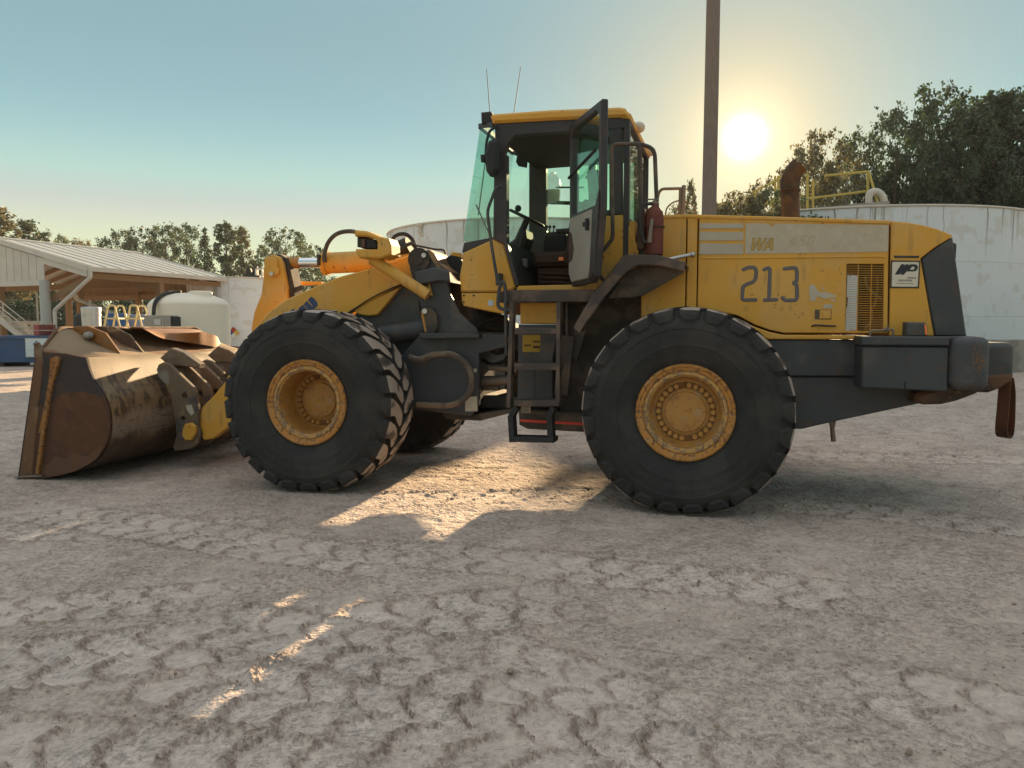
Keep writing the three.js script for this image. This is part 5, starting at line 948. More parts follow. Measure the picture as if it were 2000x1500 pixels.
// ---- front frame: tower, lift plates, belly
const tower = group('front_frame', true);
{
  const T1 = 0.70, side = [[800, 498], [806, 491], [820, 487.5], [838, 489], [848, 497], [858, 516], [866, 524], [872, 541], [880, 576], [898, 610], [932, 642], [934, 652], [990, 652], [994, 676], [936, 690], [936, 790], [920, 812], [862, 806], [800, 792], [780, 700], [818, 655], [822, 600], [806, 545], [800, 525]];
  for (const s of [1, -1]) mesh('side_plate', fPlate(side, T1, T1 - 0.045, 0.008).translate(0, 0, s > 0 ? 0 : -2 * T1 + 0.045), M.chassis, tower);
  mesh('inner_plate', fPlate([[772, 558], [815, 545], [826, 655], [800, 720], [700, 700], [672, 640], [700, 606]], 0.52, 0.44, 0.01), std({ map: T.chassis, color: rgb(1.45, 1.3, 1.15), roughness: 0.6 }), tower);
  mesh('cap_block', fPlate([[809, 531], [852, 521], [877, 531], [879, 551], [856, 549], [811, 557]], T1 + 0.10, -T1 - 0.02, 0.014), M.chassis, tower);
  mesh('cap_crest', fPlate([[838, 487], [848, 495], [858, 514], [868, 523], [879, 530], [872, 534], [856, 527], [846, 512], [834, 494]], T1 + 0.02, T1 - 0.5, 0.008), std({ map: T.wornYellow, color: rgb(1.1, 1, 0.9), roughness: 0.6 }), tower);
  mesh('ledge', fPlate([[818, 650], [936, 652], [936, 660], [820, 662]], T1 + 0.10, 0, 0.008), M.chassis, tower);
  mesh('body', [fPlate([[800, 655], [936, 655], [936, 790], [920, 812], [862, 806], [740, 792], [700, 700]], 0.56, -0.56, 0.01), fPlate([[560, 700], [800, 690], [800, 792], [560, 780]], 0.45, -0.45, 0.01), box(-2.8, -1.4, 0.5, 1.3, -0.44, 0.44, 0.03)], M.chassis, tower);
  mesh('boss', (() => { const p = fp(820, 507, T1); return [zcyl(p.x, p.y, T1 - 0.02, T1 + 0.03, 0.115, 28), zcyl(p.x, p.y, T1 + 0.03, T1 + 0.045, 0.05, 20)]; })(), M.grime, tower);
  mesh('pin_bolt', (() => { const p = fp(831, 499.5, T1); return zcyl(p.x, p.y, T1 + 0.02, T1 + 0.055, 0.024, 12); })(), M.steel, tower);
  mesh('pin_keeper', fPlate([[823, 606], [832, 597], [843, 601], [853, 614], [855, 640], [848, 653], [834, 652], [827, 640]], T1 + 0.05, T1 - 0.02, 0.012), M.grime, tower);
  mesh('keeper_edge', fPlate([[821, 609], [826, 606], [833, 648], [829, 650]], T1 + 0.06, T1, 0.006), M.orange, tower);
  mesh('keeper_bolt', (() => { const p = fp(834, 608, T1); return zcyl(p.x, p.y, T1 + 0.04, T1 + 0.075, 0.026, 14); })(), M.steel, tower);
  mesh('tag', fPlate([[909, 776], [931.5, 774], [932.5, 803], [908.5, 803.5]], T1 + 0.004, T1 - 0.01, 0), M.white, tower);
  mesh('tag', fPlate([[925, 720], [931, 720], [931, 727], [925, 727]], T1 + 0.004, T1 - 0.01, 0), M.white, tower);
  mesh('axle_mount', fPlate([[860, 802], [922, 810], [1000, 798], [1000, 806], [938, 822], [870, 818]], 0.6, -0.6, 0.008), M.grime, tower);
}
front('brake_hose', hose([fp(800, 697, 0.76), fp(818, 702, 0.78), fp(850, 692, 0.80), fp(885, 693, 0.80), fp(908, 708, 0.80), fp(921, 735, 0.80), fp(919, 760, 0.80), fp(903, 782, 0.80), fp(880, 791, 0.78), fp(815, 790, 0.72)], 0.030, 12, 80), M.dustyHose);
front('lift_cylinder', [rod(fp(836, 640, 0.62), fp(745, 655, 0.62), 0.10, 0.10, 28), rod(fp(745, 655, 0.62), fp(640, 690, 0.62), 0.05, 0.05, 20)], M.chassis);
// ---- lift arms
const boom = group('lift_arms', true);
{
  const BT = 0.60, o = [[838, 508], [832, 494], [815, 490], [800, 497], [770, 508], [735, 520], [720, 525], [663, 540.5], [630, 553.5], [603, 565.5], [557, 585.5], [524, 610], [500, 637], [480, 662], [458, 700], [440, 745], [418, 772], [394, 796], [386, 820], [388, 846], [398, 860], [416, 857], [446, 835], [476, 800], [505, 750], [560, 690], [640, 640], [690, 605], [770, 562], [812, 543], [832, 528]];
  for (const s of [1, -1]) mesh('arm', fPlate(o, BT, BT - 0.11, 0.012).translate(0, 0, s > 0 ? 0 : -2 * BT + 0.11), M.yellow, boom);
  mesh('cross_tube', (() => { const p = fp(600, 650, BT); return zcyl(p.x, p.y, -BT + 0.1, BT - 0.1, 0.17, 28); })(), M.yellow, boom);
  mesh('pin_web', fPlate([[724, 586], [690, 605], [700, 614], [720, 617], [737, 615], [782, 560]], BT - 0.02, BT - 0.1, 0.01), M.yellow, boom);
  mesh('grease_line', hose([fp(800, 549, BT + 0.004), fp(760, 565, BT + 0.006), fp(720, 585, BT + 0.006), fp(690, 605, BT + 0.005), fp(672, 616, BT + 0.004)], 0.007, 6, 30), M.black, boom);
  // letters along the arm, most of them behind the tyre
  const w = (px) => px.map(([x, y]) => { const p = fp(470 + x * 250 / 1875, 440 + y * 200 / 1500, BT); return [p.x, p.y]; });
  mesh('letter', plate(w([[1037, 1045], [1085, 1080], [1125, 1140], [1128, 1175], [1110, 1200], [1070, 1225], [1000, 1235], [925, 1160], [970, 1110], [1050, 1190], [1062, 1182], [985, 1095]]), BT + 0.004, BT - 0.004, 0), M.blueLetter, boom);
  mesh('letter', plate(w([[915, 1165], [985, 1240], [1000, 1300], [860, 1300], [850, 1215]]), BT + 0.004, BT - 0.004, 0), M.blueLetter, boom);
  mesh('letter', plate(w([[770, 1222], [805, 1250], [800, 1300], [720, 1300], [740, 1250]]), BT + 0.004, BT - 0.004, 0), M.blueLetter, boom);
}
// tilt linkage on the centre line
const link = group('tilt_linkage', true);
{
  const o = [[516, 505], [522, 500], [534, 497], [546, 502], [552, 515], [560, 560], [561, 585], [540, 640], [520, 690], [505, 712], [490, 700], [491, 640], [496, 610], [510, 575], [514, 540]];
  for (const t of [0.17, -0.11]) mesh('tilt_crank', fPlate(o, t, t - 0.06, 0.01), M.yellow, link);
  mesh('crank_head', [fPlate([[517, 508], [526, 497], [546, 496], [560, 505], [566, 524], [574, 560], [575, 590], [562, 590], [556, 560], [548, 520], [530, 506]], 0.10, -0.10, 0.01)], M.grime, link);
  mesh('crank_edge', [fPlate([[563, 518], [569, 522], [576, 560], [576, 590], [571, 590], [570, 560]], -0.10, -0.16, 0.006)], M.yellow, link);
  mesh('pin_cap', fPlate([[516, 512], [520, 502], [536, 502], [541, 510], [542, 522], [545, 528], [543, 536], [533, 541], [522, 538], [517, 530]], 0.20, 0.17, 0.008), M.yellow, link);
  mesh('pin_bolt', (() => { const p = fp(532, 535, 0.2); return zcyl(p.x, p.y, 0.195, 0.225, 0.024, 12); })(), M.steel, link);
  mesh('rod_eye', [rod(fp(556, 513, 0), fp(586, 513, 0), 0.065, 0.065, 24)], M.orange, link);
  mesh('tilt_rod', rod(fp(585, 513, 0), fp(640, 513, 0), 0.056, 0.056, 28), M.chrome, link);
  mesh('tilt_cylinder', [rod(fp(634, 514, 0), fp(642, 514, 0), 0.135, 0.135, 32), rod(fp(641, 514, 0), fp(775, 508, 0), 0.118, 0.118, 32), rod(fp(775, 508, 0), fp(820, 505, 0), 0.09, 0.07, 24)], M.yellow, link);
  mesh('link_bar', fPlate([[572, 549], [628, 550], [628, 557], [572, 557]], -0.3, -0.38, 0.006), M.yellow, link);
  mesh('port_block', [box(...(() => { const p = fp(631, 500, 0), q = fp(637, 520, 0); return [p.x, q.x, q.y, p.y]; })(), 0.05, 0.16, 0.01)], M.grime, link);
  mesh('pressure_hose', hose([fp(634, 512, 0.13), fp(634, 496, 0.14), fp(641, 474, 0.14), fp(656, 458, 0.14), fp(676, 452, 0.14), fp(698, 455, 0.14), fp(720, 480, 0.1)], 0.024, 10, 50), M.dustyHose, link);
  mesh('bucket_link', [beam(fp(505, 700, 0), fp(400, 780, 0), 0.12, 0.16)], M.grime, link);
  mesh('loose_wire', hose([fp(730, 518, 0.61), fp(722, 526, 0.63), fp(719, 536, 0.62)], 0.003, 5, 12), M.black, link);
}
front('hydraulic_hoses', [hose([fp(762, 476, -0.2), fp(772, 461, -0.2), fp(790, 457, -0.2), fp(804, 466, -0.2), fp(811, 482, -0.2)], 0.022, 8), hose([fp(783, 490, 0.2), fp(800, 478, 0.2), fp(820, 481, 0.2), fp(850, 487, 0.2), fp(868, 490, 0.2), fp(868, 515, 0.2)], 0.012, 6), hose([fp(765, 500, 0.1), fp(785, 484, 0.1), fp(805, 476, 0.1), fp(815, 490, 0.1)], 0.02, 8), rod(fp(765, 494, 0), fp(800, 480, 0), 0.10, 0.10, 16)], M.hose);
// ---- headlamp on its bracket
const head = group('headlamp', true);
{
  const t = 0.98, ho = f2([[693, 449], [716, 451], [742, 462], [758, 465], [763, 478], [764, 497], [742, 505], [702, 504], [694, 492], [694, 486], [736, 487], [739, 480], [734, 468], [716, 462], [692, 461]], t);
  mesh('guard', plate(ho, t, t - 0.26, 0.016), M.yellow, head);
  mesh('guard_back', fPlate([[738, 463], [757, 466], [762, 478], [763, 497], [742, 503], [737, 487]], t - 0.003, t - 0.25, 0.01), M.yellow, head);
  mesh('lamp_body', fPlate([[706, 463], [733, 468], [737, 480], [735, 486], [706, 485]], t - 0.05, t - 0.2, 0.012), M.black, head);
  mesh('indicator', fPlate([[697, 462], [711, 464], [711, 485], [697, 482]], t - 0.04, t - 0.2, 0.012), M.hose, head); mesh('amber_lens', fPlate([[705, 466], [712, 467], [712, 484], [705, 483]], t - 0.03, t - 0.2, 0.008), phys({ color: rgb(0.10, 0.028, 0.012), roughness: 0.3 }), head);
  mesh('arm', rod(fp(726, 506, 0.85), fp(836, 576, 0.78), 0.056, 0.056, 24), M.yellow, head);
  mesh('flange', fPlate([[833, 554], [838, 553], [844, 578], [842, 581], [820, 583], [817, 578]], 0.735, 0.705, 0.005), M.yellow, head);
  for (const [x, y] of [[835, 557], [822, 580], [841, 579]]) { const p = fp(x, y, 0.735); mesh('flange_bolt', zcyl(p.x, p.y, 0.73, 0.75, 0.014, 6), M.grime, head); }
}
// ---- articulation joint
rear('pivot_joint', [zcyl(0, 0, -0.2, 0.2, 0.13).rotateX(Math.PI / 2).translate(0, 1.0, 0), box(-0.5, 0.35, 0.72, 0.86, -0.4, 0.4, 0.03), box(-0.5, 0.35, 1.32, 1.5, -0.4, 0.4, 0.03), zcyl(0, 0, -0.42, 0.42, 0.16).rotateX(Math.PI / 2).translate(-0.02, 1.1, 0)], M.grime);
rear('steering_cylinder', [rod(rp(955, 717, 0.45), rp(1010, 722, 0.45), 0.035, 0.035), rod(rp(935, 745, 0.45), rp(1000, 742, 0.45), 0.055, 0.055), rod(rp(940, 757, 0.4), rp(975, 757, 0.4), 0.03)], M.dullSteel);
for (const [a, b, c2] of [[[930, 640], [955, 625], [990, 618]], [[925, 612], [948, 628], [985, 640]], [[940, 700], [960, 712], [1000, 700]], [[935, 660], [970, 690], [1005, 675]]]) rear('joint_hose', hose([rp(...a, 0.4), rp(...b, 0.45), rp(...c2, 0.35)], 0.020, 8, 24), M.hose);
rear('joint_bracket', [rPlate([[932, 648], [988, 650], [988, 654], [932, 654]], 0.6, 0.2, 0.004), rPlate([[915, 520], [935, 520], [935, 610], [985, 640], [985, 648], [925, 640], [912, 600]], 0.3, -0.5, 0.01), rPlate([[872, 545], [912, 540], [915, 600], [985, 640], [985, 665], [900, 665], [870, 600]], 0.05, -0.3, 0.01)], M.grime);
rear('air_cleaner', (() => { const p = rp(888, 522, 0.35); return [zcyl(p.x, p.y, 0.0, 0.4, 0.12, 28), zcyl(p.x + 0.02, p.y + 0.01, 0.4, 0.42, 0.10, 28)]; })(), M.black);
rear('air_cleaner_band', rPlate([[878, 498], [884, 492], [900, 494], [900, 503], [884, 500]], 0.42, 0.0, 0.006), M.yellow);

// ---- bucket, resting on the ground
const bucket = group('bucket', true);
{
  const BW = 1.5, q = (x, y, t = BW) => fp(x, y, t), prof = f2([[170, 698], [176, 720], [188, 748], [206, 776], [215, 800], [218.5, 828], [216, 850], [208, 872], [194, 893], [176, 907], [150, 920], [120, 928.5], [90, 935], [36, 941]], BW);
  prof[prof.length - 1][1] = 0.015; for (const p of prof) p[1] = Math.max(p[1], 0.014);
  const jig = (x, y, t) => 0.012 * n3(x * 2.1, y * 2.1, t * 1.3);
  // wrapped shell, slightly dented
  const rows = [], curve = new THREE.CatmullRomCurve3(prof.map(([x, y]) => V(x, y, 0)), false, 'centripetal'), NS = 40, NT = 36;
  const grid = (off) => { const P = []; for (let i = 0; i <= NS; i++) { const c = curve.getPoint(i / NS), tg = curve.getTangent(i / NS), nx = -tg.y, ny = tg.x; const row = []; for (let k = 0; k <= NT; k++) { const z = lerp(BW - 0.012, -BW + 0.012, k / NT), d = off + (i > 0 && i < NS ? jig(c.x, c.y, z) * 0.9 : 0); row.push([c.x + nx * d, Math.max(0.008, c.y + ny * d), z]); } P.push(row); } return P; };
  const A = grid(0), B = grid(-0.03), surf = (G, i0, i1, flip) => { const P = []; for (let i = i0; i < i1; i++) for (let k = 0; k < NT; k++) { const a = G[i][k], b = G[i + 1][k], c = G[i + 1][k + 1], d = G[i][k + 1]; flip ? P.push(...a, ...c, ...b, ...a, ...d, ...c) : P.push(...a, ...b, ...c, ...a, ...c, ...d); } const g = new THREE.BufferGeometry(); g.setAttribute('position', new THREE.BufferAttribute(new Float32Array(P), 3)); g.computeVertexNormals(); return g; };
  // uv along the shell so that scratches run with it
  const shellUv = (G, i0, i1, flip) => { const g = surf(G, i0, i1, flip), n = g.attributes.position.count, uv = new Float32Array(n * 2); for (let i = 0; i < n; i++) { uv[i * 2] = g.attributes.position.getZ(i); uv[i * 2 + 1] = g.attributes.position.getY(i) + g.attributes.position.getX(i) * 0.4; } g.setAttribute('uv', new THREE.BufferAttribute(uv, 2)); return toCreasedNormals(g, 0.6); };
  // the back of the bucket as it is worn: clay dust under the lip, scratched yellow, cracked grey-tan, darker brown towards the bottom
  const bc = document.createElement('canvas'); bc.width = 2048; bc.height = 1024; const bx = bc.getContext('2d');
  { const y0 = 0.0, img = bx.createImageData(2048, 1024), d = img.data;
    for (let j = 0; j < 1024; j++) for (let i = 0; i < 2048; i++) {
      const u = i / 2048 * 3, v = j / 1024, wv = v + 0.09 * fbm(u * 2.2, v * 2.2, 4, 31), n1 = fbm(u * 5, v * 5, 5, 33), n2 = fbm(u * 14, v * 14, 4, 35);
      let c = cmix([0.215, 0.135, 0.065], [0.14, 0.08, 0.036], clamp(0.5 + n1 * 1.4));
      const chips = sstep(0.02, 0.16, n2 + n1 * 0.5 + 0.10 * Math.sin(u * 9)); c = cmix(c, [0.055, 0.030, 0.020], chips * 0.88 * sstep(0.05, 0.12, wv));
      const mid = sstep(0.30, 0.36, wv) * (1 - sstep(0.44, 0.52, wv)); const cr = 1 - sstep(0.0, 0.07, Math.abs(n3(u * 11 + n2, v * 13, 3))); c = cmix(c, cmix([0.27, 0.19, 0.14], [0.06, 0.035, 0.025], cr * 0.92), mid * 0.9);
      const low = sstep(0.46, 0.56, wv); c = cmix(c, cmix([0.045, 0.029, 0.024], [0.11, 0.058, 0.034], clamp(0.35 + 1.3 * fbm(u * 3, v * 3, 4, 41))), low * 0.96);
      c = cmix(c, [0.20, 0.11, 0.045], low * 0.5 * sstep(0.16, 0.34, fbm(u * 4, v * 2, 4, 43)));
      const rustX = sstep(1.25, 1.6, u + 0.2 * n1); c = cmix(c, [0.11, 0.05, 0.025], rustX * 0.55 * clamp(0.6 + n1 * 2));
      const o = (j * 2048 + i) * 4; d[o] = lin2s(c[0]); d[o + 1] = lin2s(c[1]); d[o + 2] = lin2s(c[2]); d[o + 3] = 255;
    } bx.putImageData(img, 0, 0);
    bx.globalAlpha = 0.6; for (let i = 0; i < 420; i++) { const vert = i % 3; bx.strokeStyle = i % 4 ? '#2a1a12' : '#9a744a'; bx.lineWidth = rr(0.8, 3); const a = rnd() * 2048, b2 = rr(60, 420); bx.beginPath(); bx.moveTo(a, b2); vert ? bx.lineTo(a + rr(-30, 30), b2 + rr(20, 130)) : bx.lineTo(a + rr(40, 220), b2 + rr(-12, 12)); bx.stroke(); } bx.globalAlpha = 1; }
  const btx = new THREE.CanvasTexture(bc); btx.colorSpace = THREE.SRGBColorSpace; btx.magFilter = THREE.LinearFilter;
  const shellMap = (G, i0, i1) => { const P = [], U = []; const uvOf = (i, k) => [k / NT, 1 - i / NS]; for (let i = i0; i < i1; i++) for (let k = 0; k < NT; k++) for (const [di, dk] of [[0, 0], [1, 0], [1, 1], [0, 0], [1, 1], [0, 1]]) { P.push(...G[i + di][k + dk]); U.push(...uvOf(i + di, k + dk)); } const g = new THREE.BufferGeometry(); g.setAttribute('position', new THREE.BufferAttribute(new Float32Array(P), 3)); g.setAttribute('uv', new THREE.BufferAttribute(new Float32Array(U), 2)); g.computeVertexNormals(); return toCreasedNormals(g, 0.6); };
  mesh('back_plate', shellMap(A, 0, NS), std({ map: btx, roughness: 0.5 }), bucket, true); mesh('inner_plate', shellUv(B, 0, NS, true), M.rust, bucket, true);
  // end plates with edge bars
  const end = [...f2([[36, 941], [70, 700], [68, 686], [72, 680], [84, 687], [128, 690]], BW), ...prof.slice(0, -1)];
  const cv = document.createElement('canvas'); cv.width = cv.height = 1024; const x = cv.getContext('2d'), lo = [Math.min(...end.map((p) => p[0])), 0], sz = [Math.max(...end.map((p) => p[0])) - lo[0], Math.max(...end.map((p) => p[1]))];
  const at = (px, py) => { const p = fp(px, py, BW); return [(p.x - lo[0]) / sz[0] * 1024, 1024 - (p.y - lo[1]) / sz[1] * 1024]; }, blob = (col, pts, al = 1) => { x.globalAlpha = al; x.fillStyle = col; x.beginPath(); pts.forEach((p, i) => i ? x.lineTo(...at(...p)) : x.moveTo(...at(...p))); x.fill(); x.globalAlpha = 1; };
  // dirt, rust and paint as they lie on the plate
  x.fillStyle = '#4a2d1d'; x.fillRect(0, 0, 1024, 1024);
  blob('#322a2b', [[75, 690], [170, 698], [190, 750], [205, 775], [180, 768], [150, 764], [120, 768], [104, 785], [90, 800], [70, 770]]);
  blob('#3c2a1e', [[36, 941], [58, 760], [82, 770], [70, 850], [62, 935]]);
  blob('#573319', [[110, 790], [125, 768], [165, 764], [200, 775], [218, 830], [200, 880], [130, 890], [104, 850]], 0.85);
  blob('#935e22', [[101, 700], [112, 695], [124, 700], [118, 716], [108, 740], [96, 790], [86, 845], [78, 845], [90, 790], [99, 735]], 0.95);
  for (let i = 0; i < 1500; i++) { const big = rnd() < 0.12; x.globalAlpha = rr(0.06, big ? 0.22 : 0.4); x.fillStyle = ['#2b1c14', '#6a4128', '#7a5030', '#3d2316', '#221b19', '#7d5a3c'][i % 6]; const s = big ? rr(18, 60) : rr(1, 9); x.beginPath(); x.ellipse(rnd() * 1024, rnd() * 1024, s, s * rr(0.2, 0.8), rr(-0.6, 0.6), 0, 7); x.fill(); }
  blob('#6f4c36', [[92, 912], [110, 890], [130, 896], [150, 884], [170, 892], [205, 868], [190, 898], [150, 920], [95, 934]], 0.55);
  x.globalAlpha = 0.7; x.strokeStyle = '#221b1a'; x.lineWidth = 3; for (let i = 0; i < 46; i++) { const [a, b] = at(rr(50, 210), rr(700, 920)); x.beginPath(); x.moveTo(a, b); x.lineTo(a + rr(-40, 40), b + rr(-14, 40)); x.stroke(); } x.globalAlpha = 1;
  const tx = new THREE.CanvasTexture(cv); tx.colorSpace = THREE.SRGBColorSpace;
  const endMat = std({ map: tx, roughness: 0.75, bumpMap: T.fine, bumpScale: 0.002 });
  for (const s of [1, -1]) {
    const g = prep(plate(end, BW + 0.02, BW - 0.012, 0.006)); const p = g.attributes.position, uv = g.attributes.uv; for (let i = 0; i < p.count; i++) uv.setXY(i, (p.getX(i) - lo[0]) / sz[0], (p.getY(i) - lo[1]) / sz[1]);
    if (s < 0) g.translate(0, 0, -2 * BW - 0.008);
    const e2 = mesh('end_plate', g, endMat.clone(), bucket, true); e2.material.bumpMap = null;
    const z = s * (BW + 0.035);
    mesh('edge_bar', fPlate([[105, 701], [111, 696], [116, 700], [112, 716], [103, 745], [94, 790], [86, 845], [78, 900], [74, 926], [68, 927], [74, 880], [82, 820], [90, 765], [98, 725]], BW + 0.05, BW, 0.006).translate(0, 0, s > 0 ? 0 : -2 * BW - 0.05), M.edgeBar, bucket);
    mesh('lip_guard', fPlate([[36, 941], [69, 700], [65, 694], [65, 672], [71, 669], [80, 684], [84, 705], [62, 930], [60, 938]], BW + 0.03, BW - 0.02, 0.008).translate(0, 0, s > 0 ? 0 : -2 * BW - 0.01), M.rust, bucket);
  }
  // spill guard: the upper plate rising to a bent crest
  const Bn = q(170, 698), Ln = q(74, 684), dz = (v, z) => V(v.x, v.y, z);
  const crestN = q(120, 641, 1.12), crestX = crestN.x - 0.0, crestY = crestN.y;
  const P = []; const tri = (a, b, c) => { P.push(a.x, a.y, a.z, b.x, b.y, b.z, c.x, c.y, c.z); };
  const NU = 28, ptsTop = [], ptsBot = [];
  for (let i = 0; i <= NU; i++) { const z = lerp(BW, -BW, i / NU), k = sstep(0, 0.13, i / NU) * (1 - sstep(0.87, 1, i / NU)), w = 0.018 * n3(i * 0.5, 3, 1); ptsTop.push(V(lerp(Ln.x, crestX, k) + w * 2, lerp(Ln.y, crestY, k) + w * 0.9, z)); ptsBot.push(V(Bn.x, Bn.y + 0.01 * n3(i * 0.4, 9, 2), z)); }
  for (let i = 0; i < NU; i++) { const m0 = ptsTop[i].clone().lerp(ptsBot[i], 0.5), m1 = ptsTop[i + 1].clone().lerp(ptsBot[i + 1], 0.5); m0.y -= 0.03; m1.y -= 0.03; tri(ptsBot[i], ptsBot[i + 1], m1); tri(ptsBot[i], m1, m0); tri(m0, m1, ptsTop[i + 1]); tri(m0, ptsTop[i + 1], ptsTop[i]); }
  const thick = P.slice(); for (let i = 0; i < thick.length; i += 9) { const t2 = thick.slice(i, i + 9); P.push(t2[0], t2[1] - 0.03, t2[2], t2[6], t2[7] - 0.03, t2[8], t2[3], t2[4] - 0.03, t2[5]); }
  const sg = new THREE.BufferGeometry(); sg.setAttribute('position', new THREE.BufferAttribute(new Float32Array(P), 3)); sg.computeVertexNormals();
  mesh('spill_guard', toCreasedNormals(prep(sg), 0.7), M.clay, bucket);
  mesh('crest_edge', hose(ptsTop, 0.022, 8, 70), M.rust, bucket);
  // gussets and the curled far lip
  for (const z of [0.98, 0.62]) mesh('gusset', plate([[Bn.x - 0.02, Bn.y - 0.02], [crestX + 0.0, crestY - 0.02], [crestX + 0.02, crestY + 0.02], [crestX + 0.20, crestY + 0.025], [lerp(Bn.x, crestX, 0.35), lerp(Bn.y, crestY, 0.35) + (z > 0.9 ? 0.14 : 0.12)]], z, z - 0.03, 0.006), z > 0.9 ? M.wornLip : M.worn, bucket);
  mesh('stone', new THREE.IcosahedronGeometry(0.055, 1).scale(1, 0.75, 0.9).translate(lerp(Bn.x, crestX, 0.62), lerp(Bn.y, crestY, 0.62) + 0.035, 1.02), M.concrete, bucket);
  {
    const topL = [[275, 641], [297, 647], [336, 651], [381, 649.5], [402, 649], [422, 656], [426, 660]], botL = [[275, 643], [308, 660], [340, 666], [370, 670], [395, 674], [415, 677.5], [424, 671]], n = 30;
    const ct = new THREE.CatmullRomCurve3(topL.map(([a, c], i) => fp(a, c, lerp(0.45, -1.0, i / 6)))), cb = new THREE.CatmullRomCurve3(botL.map(([a, c], i) => fp(a, c, lerp(0.45, -1.0, i / 6)).add(V(0.05, 0, 0)))), Q = [];
    for (let i = 0; i < n; i++) { const a = ct.getPoint(i / n), b = ct.getPoint((i + 1) / n), c = cb.getPoint((i + 1) / n), d = cb.getPoint(i / n); for (const [v, w2] of [[[a, d, c, a, c, b], 0], [[a, c, d, a, b, c], -0.012]]) v.forEach((q2) => Q.push(q2.x + w2, q2.y, q2.z)); for (const e of [[d, c], [a, b]]) { const [m0, m1] = e; Q.push(m0.x, m0.y, m0.z, m0.x - 0.012, m0.y, m0.z, m1.x - 0.012, m1.y, m1.z, m0.x, m0.y, m0.z, m1.x - 0.012, m1.y, m1.z, m1.x, m1.y, m1.z); } }
    const g = new THREE.BufferGeometry(); g.setAttribute('position', new THREE.BufferAttribute(new Float32Array(Q), 3)); g.computeVertexNormals();
    mesh('curled_lip', toCreasedNormals(prep(g), 0.8), M.wornLip, bucket);
    // lip floor between crest and curl, rust colour brightened as if lit
    const F = []; for (let i = 0; i < n; i++) { const a = ct.getPoint(i / n), b = ct.getPoint((i + 1) / n), k = (v) => [crestX + 0.01, crestY - 0.004, v.z]; F.push(...k(a), ...a.toArray(), ...b.toArray(), ...k(a), ...b.toArray(), ...k(b)); }
    const fg = new THREE.BufferGeometry(); fg.setAttribute('position', new THREE.BufferAttribute(new Float32Array(F), 3)); fg.computeVertexNormals();
    mesh('lip_floor', fg, M.rustLit, bucket);
  }
  mesh('cutting_edge', plate([[prof[prof.length - 1][0] - 0.02, 0.006], [prof[prof.length - 1][0] + 0.32, 0.03], [prof[prof.length - 1][0] + 0.32, 0.055], [prof[prof.length - 1][0] - 0.02, 0.018]], BW + 0.04, -BW - 0.04, 0.004), M.dullSteel, bucket);
  // lifting ears in two sets with pin holes
  const ear = [[305, 722], [309, 712], [318, 707.5], [330, 711], [378, 757], [382, 766], [387, 800], [386, 832], [391, 848], [386, 866], [372, 877], [340, 881], [338, 872], [344, 850], [341, 818], [333, 775], [322, 750], [309, 736]], T0 = 0.66;
  const ep = f2(ear, T0), h1 = fp(361, 773, T0), h2 = fp(358, 817, T0);
  const earG = plate(ep, T0, T0 - 0.055, 0.008, [circ(h1.x, h1.y, 0.044), circ(h2.x, h2.y, 0.034)]);
  for (const z of [0, 0.27, 0.56, 0.76, 1.05, 1.32]) { const e = mesh('lifting_ear', earG, M.ear, bucket); e.position.z = -z; }
  for (const z of [0.5, -0.38]) mesh('ear_brace', plate([...f2([[300, 700], [322, 680], [346, 689], [378, 712], [378, 720], [340, 716], [318, 716]], 0.6)], z, z - 0.12, 0.01), M.ear, bucket);
  mesh('pin_lock', plate(f2([[361, 838], [366, 827], [378, 825], [386, 832], [386, 846], [378, 859], [366, 859], [360, 850]], T0), T0 + 0.045, T0 + 0.002, 0.01, [circ(fp(375, 833, T0).x, fp(375, 833, T0).y, 0.018)]), M.yellow, bucket);
  mesh('pin', (() => { const p = fp(375, 846, T0); return zcyl(p.x, p.y, -T0 - 0.05, T0 + 0.0, 0.055, 20); })(), M.dullSteel, bucket);
  mesh('torn_sticker', plate(f2([[363, 792], [374, 790], [380, 806], [374, 812], [366, 802]], T0), T0 + 0.003, T0 - 0.004, 0), M.white, bucket);
}
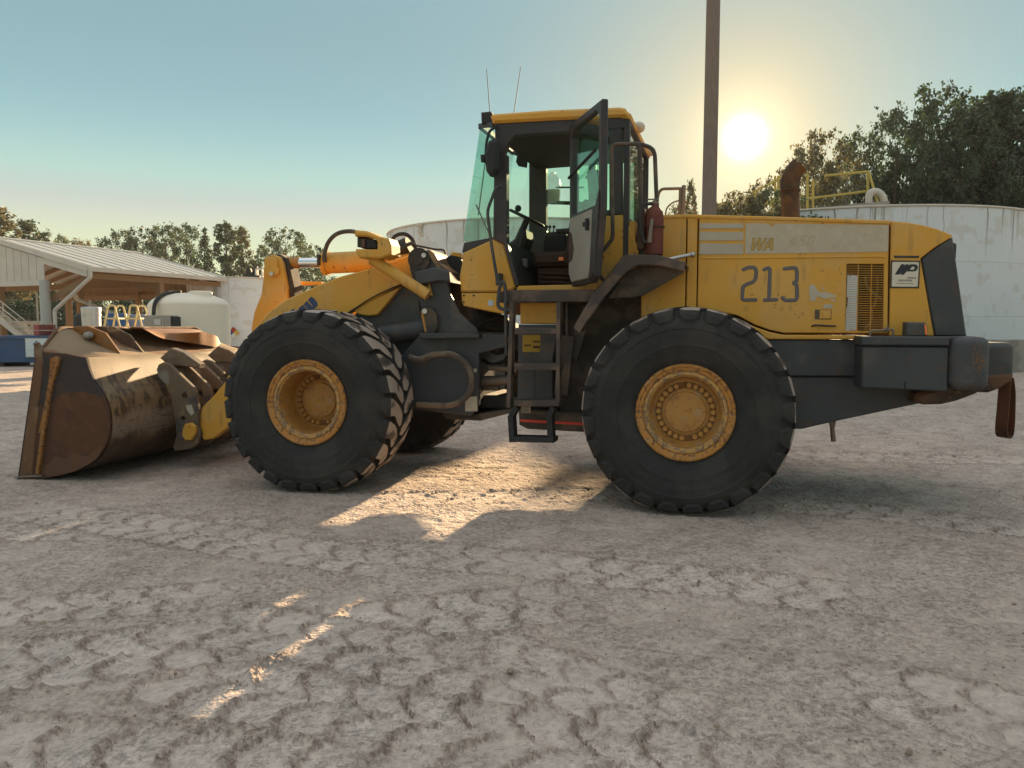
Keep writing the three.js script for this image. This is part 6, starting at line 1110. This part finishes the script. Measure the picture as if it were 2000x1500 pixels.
// ------------------------------------------------------------------ things that stand on or hang from the machine
{
  const put = (v) => v.clone().applyMatrix4(RF), base = put(rp(1277, 499, 1.12));
  const e = thing('fire_extinguisher', 'red fire extinguisher standing on the platform behind the cab', 'extinguisher', base.x, base.y, base.z, TURN_REAR);
  mesh('body', new THREE.LatheGeometry([[0.001, 0], [0.074, 0], [0.08, 0.012], [0.08, 0.33], [0.074, 0.37], [0.05, 0.405], [0.025, 0.42], [0.025, 0.44], [0.001, 0.44]].map((p) => new THREE.Vector2(...p)), 32), M.red, e);
  mesh('valve', [box(-0.05, 0.04, 0.43, 0.46, -0.012, 0.012, 0.005), rod(V(0, 0.4, 0), V(0, 0.47, 0), 0.018), box(-0.06, 0.03, 0.475, 0.487, -0.01, 0.01, 0.004)], M.dullSteel, e);
  mesh('hose', hose([V(-0.02, 0.44, 0.02), V(-0.09, 0.43, 0.05), V(-0.115, 0.36, 0.07), V(-0.10, 0.2, 0.09), V(-0.06, 0.1, 0.10), V(-0.02, 0.16, 0.10), V(-0.01, 0.3, 0.095)], 0.013, 8, 40), M.hose, e);
  mesh('nozzle', rod(V(-0.01, 0.30, 0.097), V(-0.03, 0.10, 0.103), 0.014, 0.022, 12), M.dullSteel, e);
  mesh('holder', [new THREE.TorusGeometry(0.085, 0.008, 6, 28).rotateX(Math.PI / 2).translate(0, 0.24, 0), box(-0.14, -0.075, 0.05, 0.40, -0.05, 0.06, 0.01)], M.seat, e);
  // webbing loop hanging off the tail block
  const o = put(rp(1965, 740, 0.55)), s = thing('tow_strap', 'brown webbing strap hanging in a loop from the tail of the loader', 'strap', o.x, o.y, o.z, TURN_REAR + 0.62);
  const c = rp(1965, 740, 0.55), loop = [[1964, 735], [1957, 765], [1951, 800], [1947, 830], [1950, 848], [1961, 854], [1973, 851], [1980, 838], [1983, 800], [1981, 765], [1972, 738]].map(([x, y]) => rp(x, y, 0.55).sub(c));
  const cu = new THREE.CatmullRomCurve3(loop), n = 60, Q = [];
  for (let i = 0; i < n; i++) for (const [wz0, wz1] of [[-0.055, 0.055]]) { const a = cu.getPoint(i / n), b = cu.getPoint((i + 1) / n), na = V(a.y - b.y, b.x - a.x, 0).normalize().multiplyScalar(0.004); const f = (v, z, k) => [v.x + na.x * k, v.y + na.y * k, z + 0.02 * Math.sin(i / n * 6)]; const s1 = [f(a, wz0, 1), f(b, wz0, 1), f(b, wz1, 1), f(a, wz1, 1)], s2 = [f(a, wz0, -1), f(b, wz0, -1), f(b, wz1, -1), f(a, wz1, -1)]; Q.push(...s1[0], ...s1[1], ...s1[2], ...s1[0], ...s1[2], ...s1[3], ...s2[0], ...s2[2], ...s2[1], ...s2[0], ...s2[3], ...s2[2]); for (const k of [0, 2]) { const m = k === 0 ? [0, 1] : [2, 3]; Q.push(...s1[m[0]], ...s2[m[0]], ...s2[m[1]], ...s1[m[0]], ...s2[m[1]], ...s1[m[1]]); } }
  const g = new THREE.BufferGeometry(); g.setAttribute('position', new THREE.BufferAttribute(new Float32Array(Q), 3)); g.computeVertexNormals();
  mesh('webbing', g, M.strap, s);
}
// the low morning sun stands in thin haze
scene.fog = new THREE.FogExp2(rgb(1.0, 0.98, 0.95), 0.0003);
camera.far = 2000; camera.updateProjectionMatrix();
renderer.render(scene, camera);
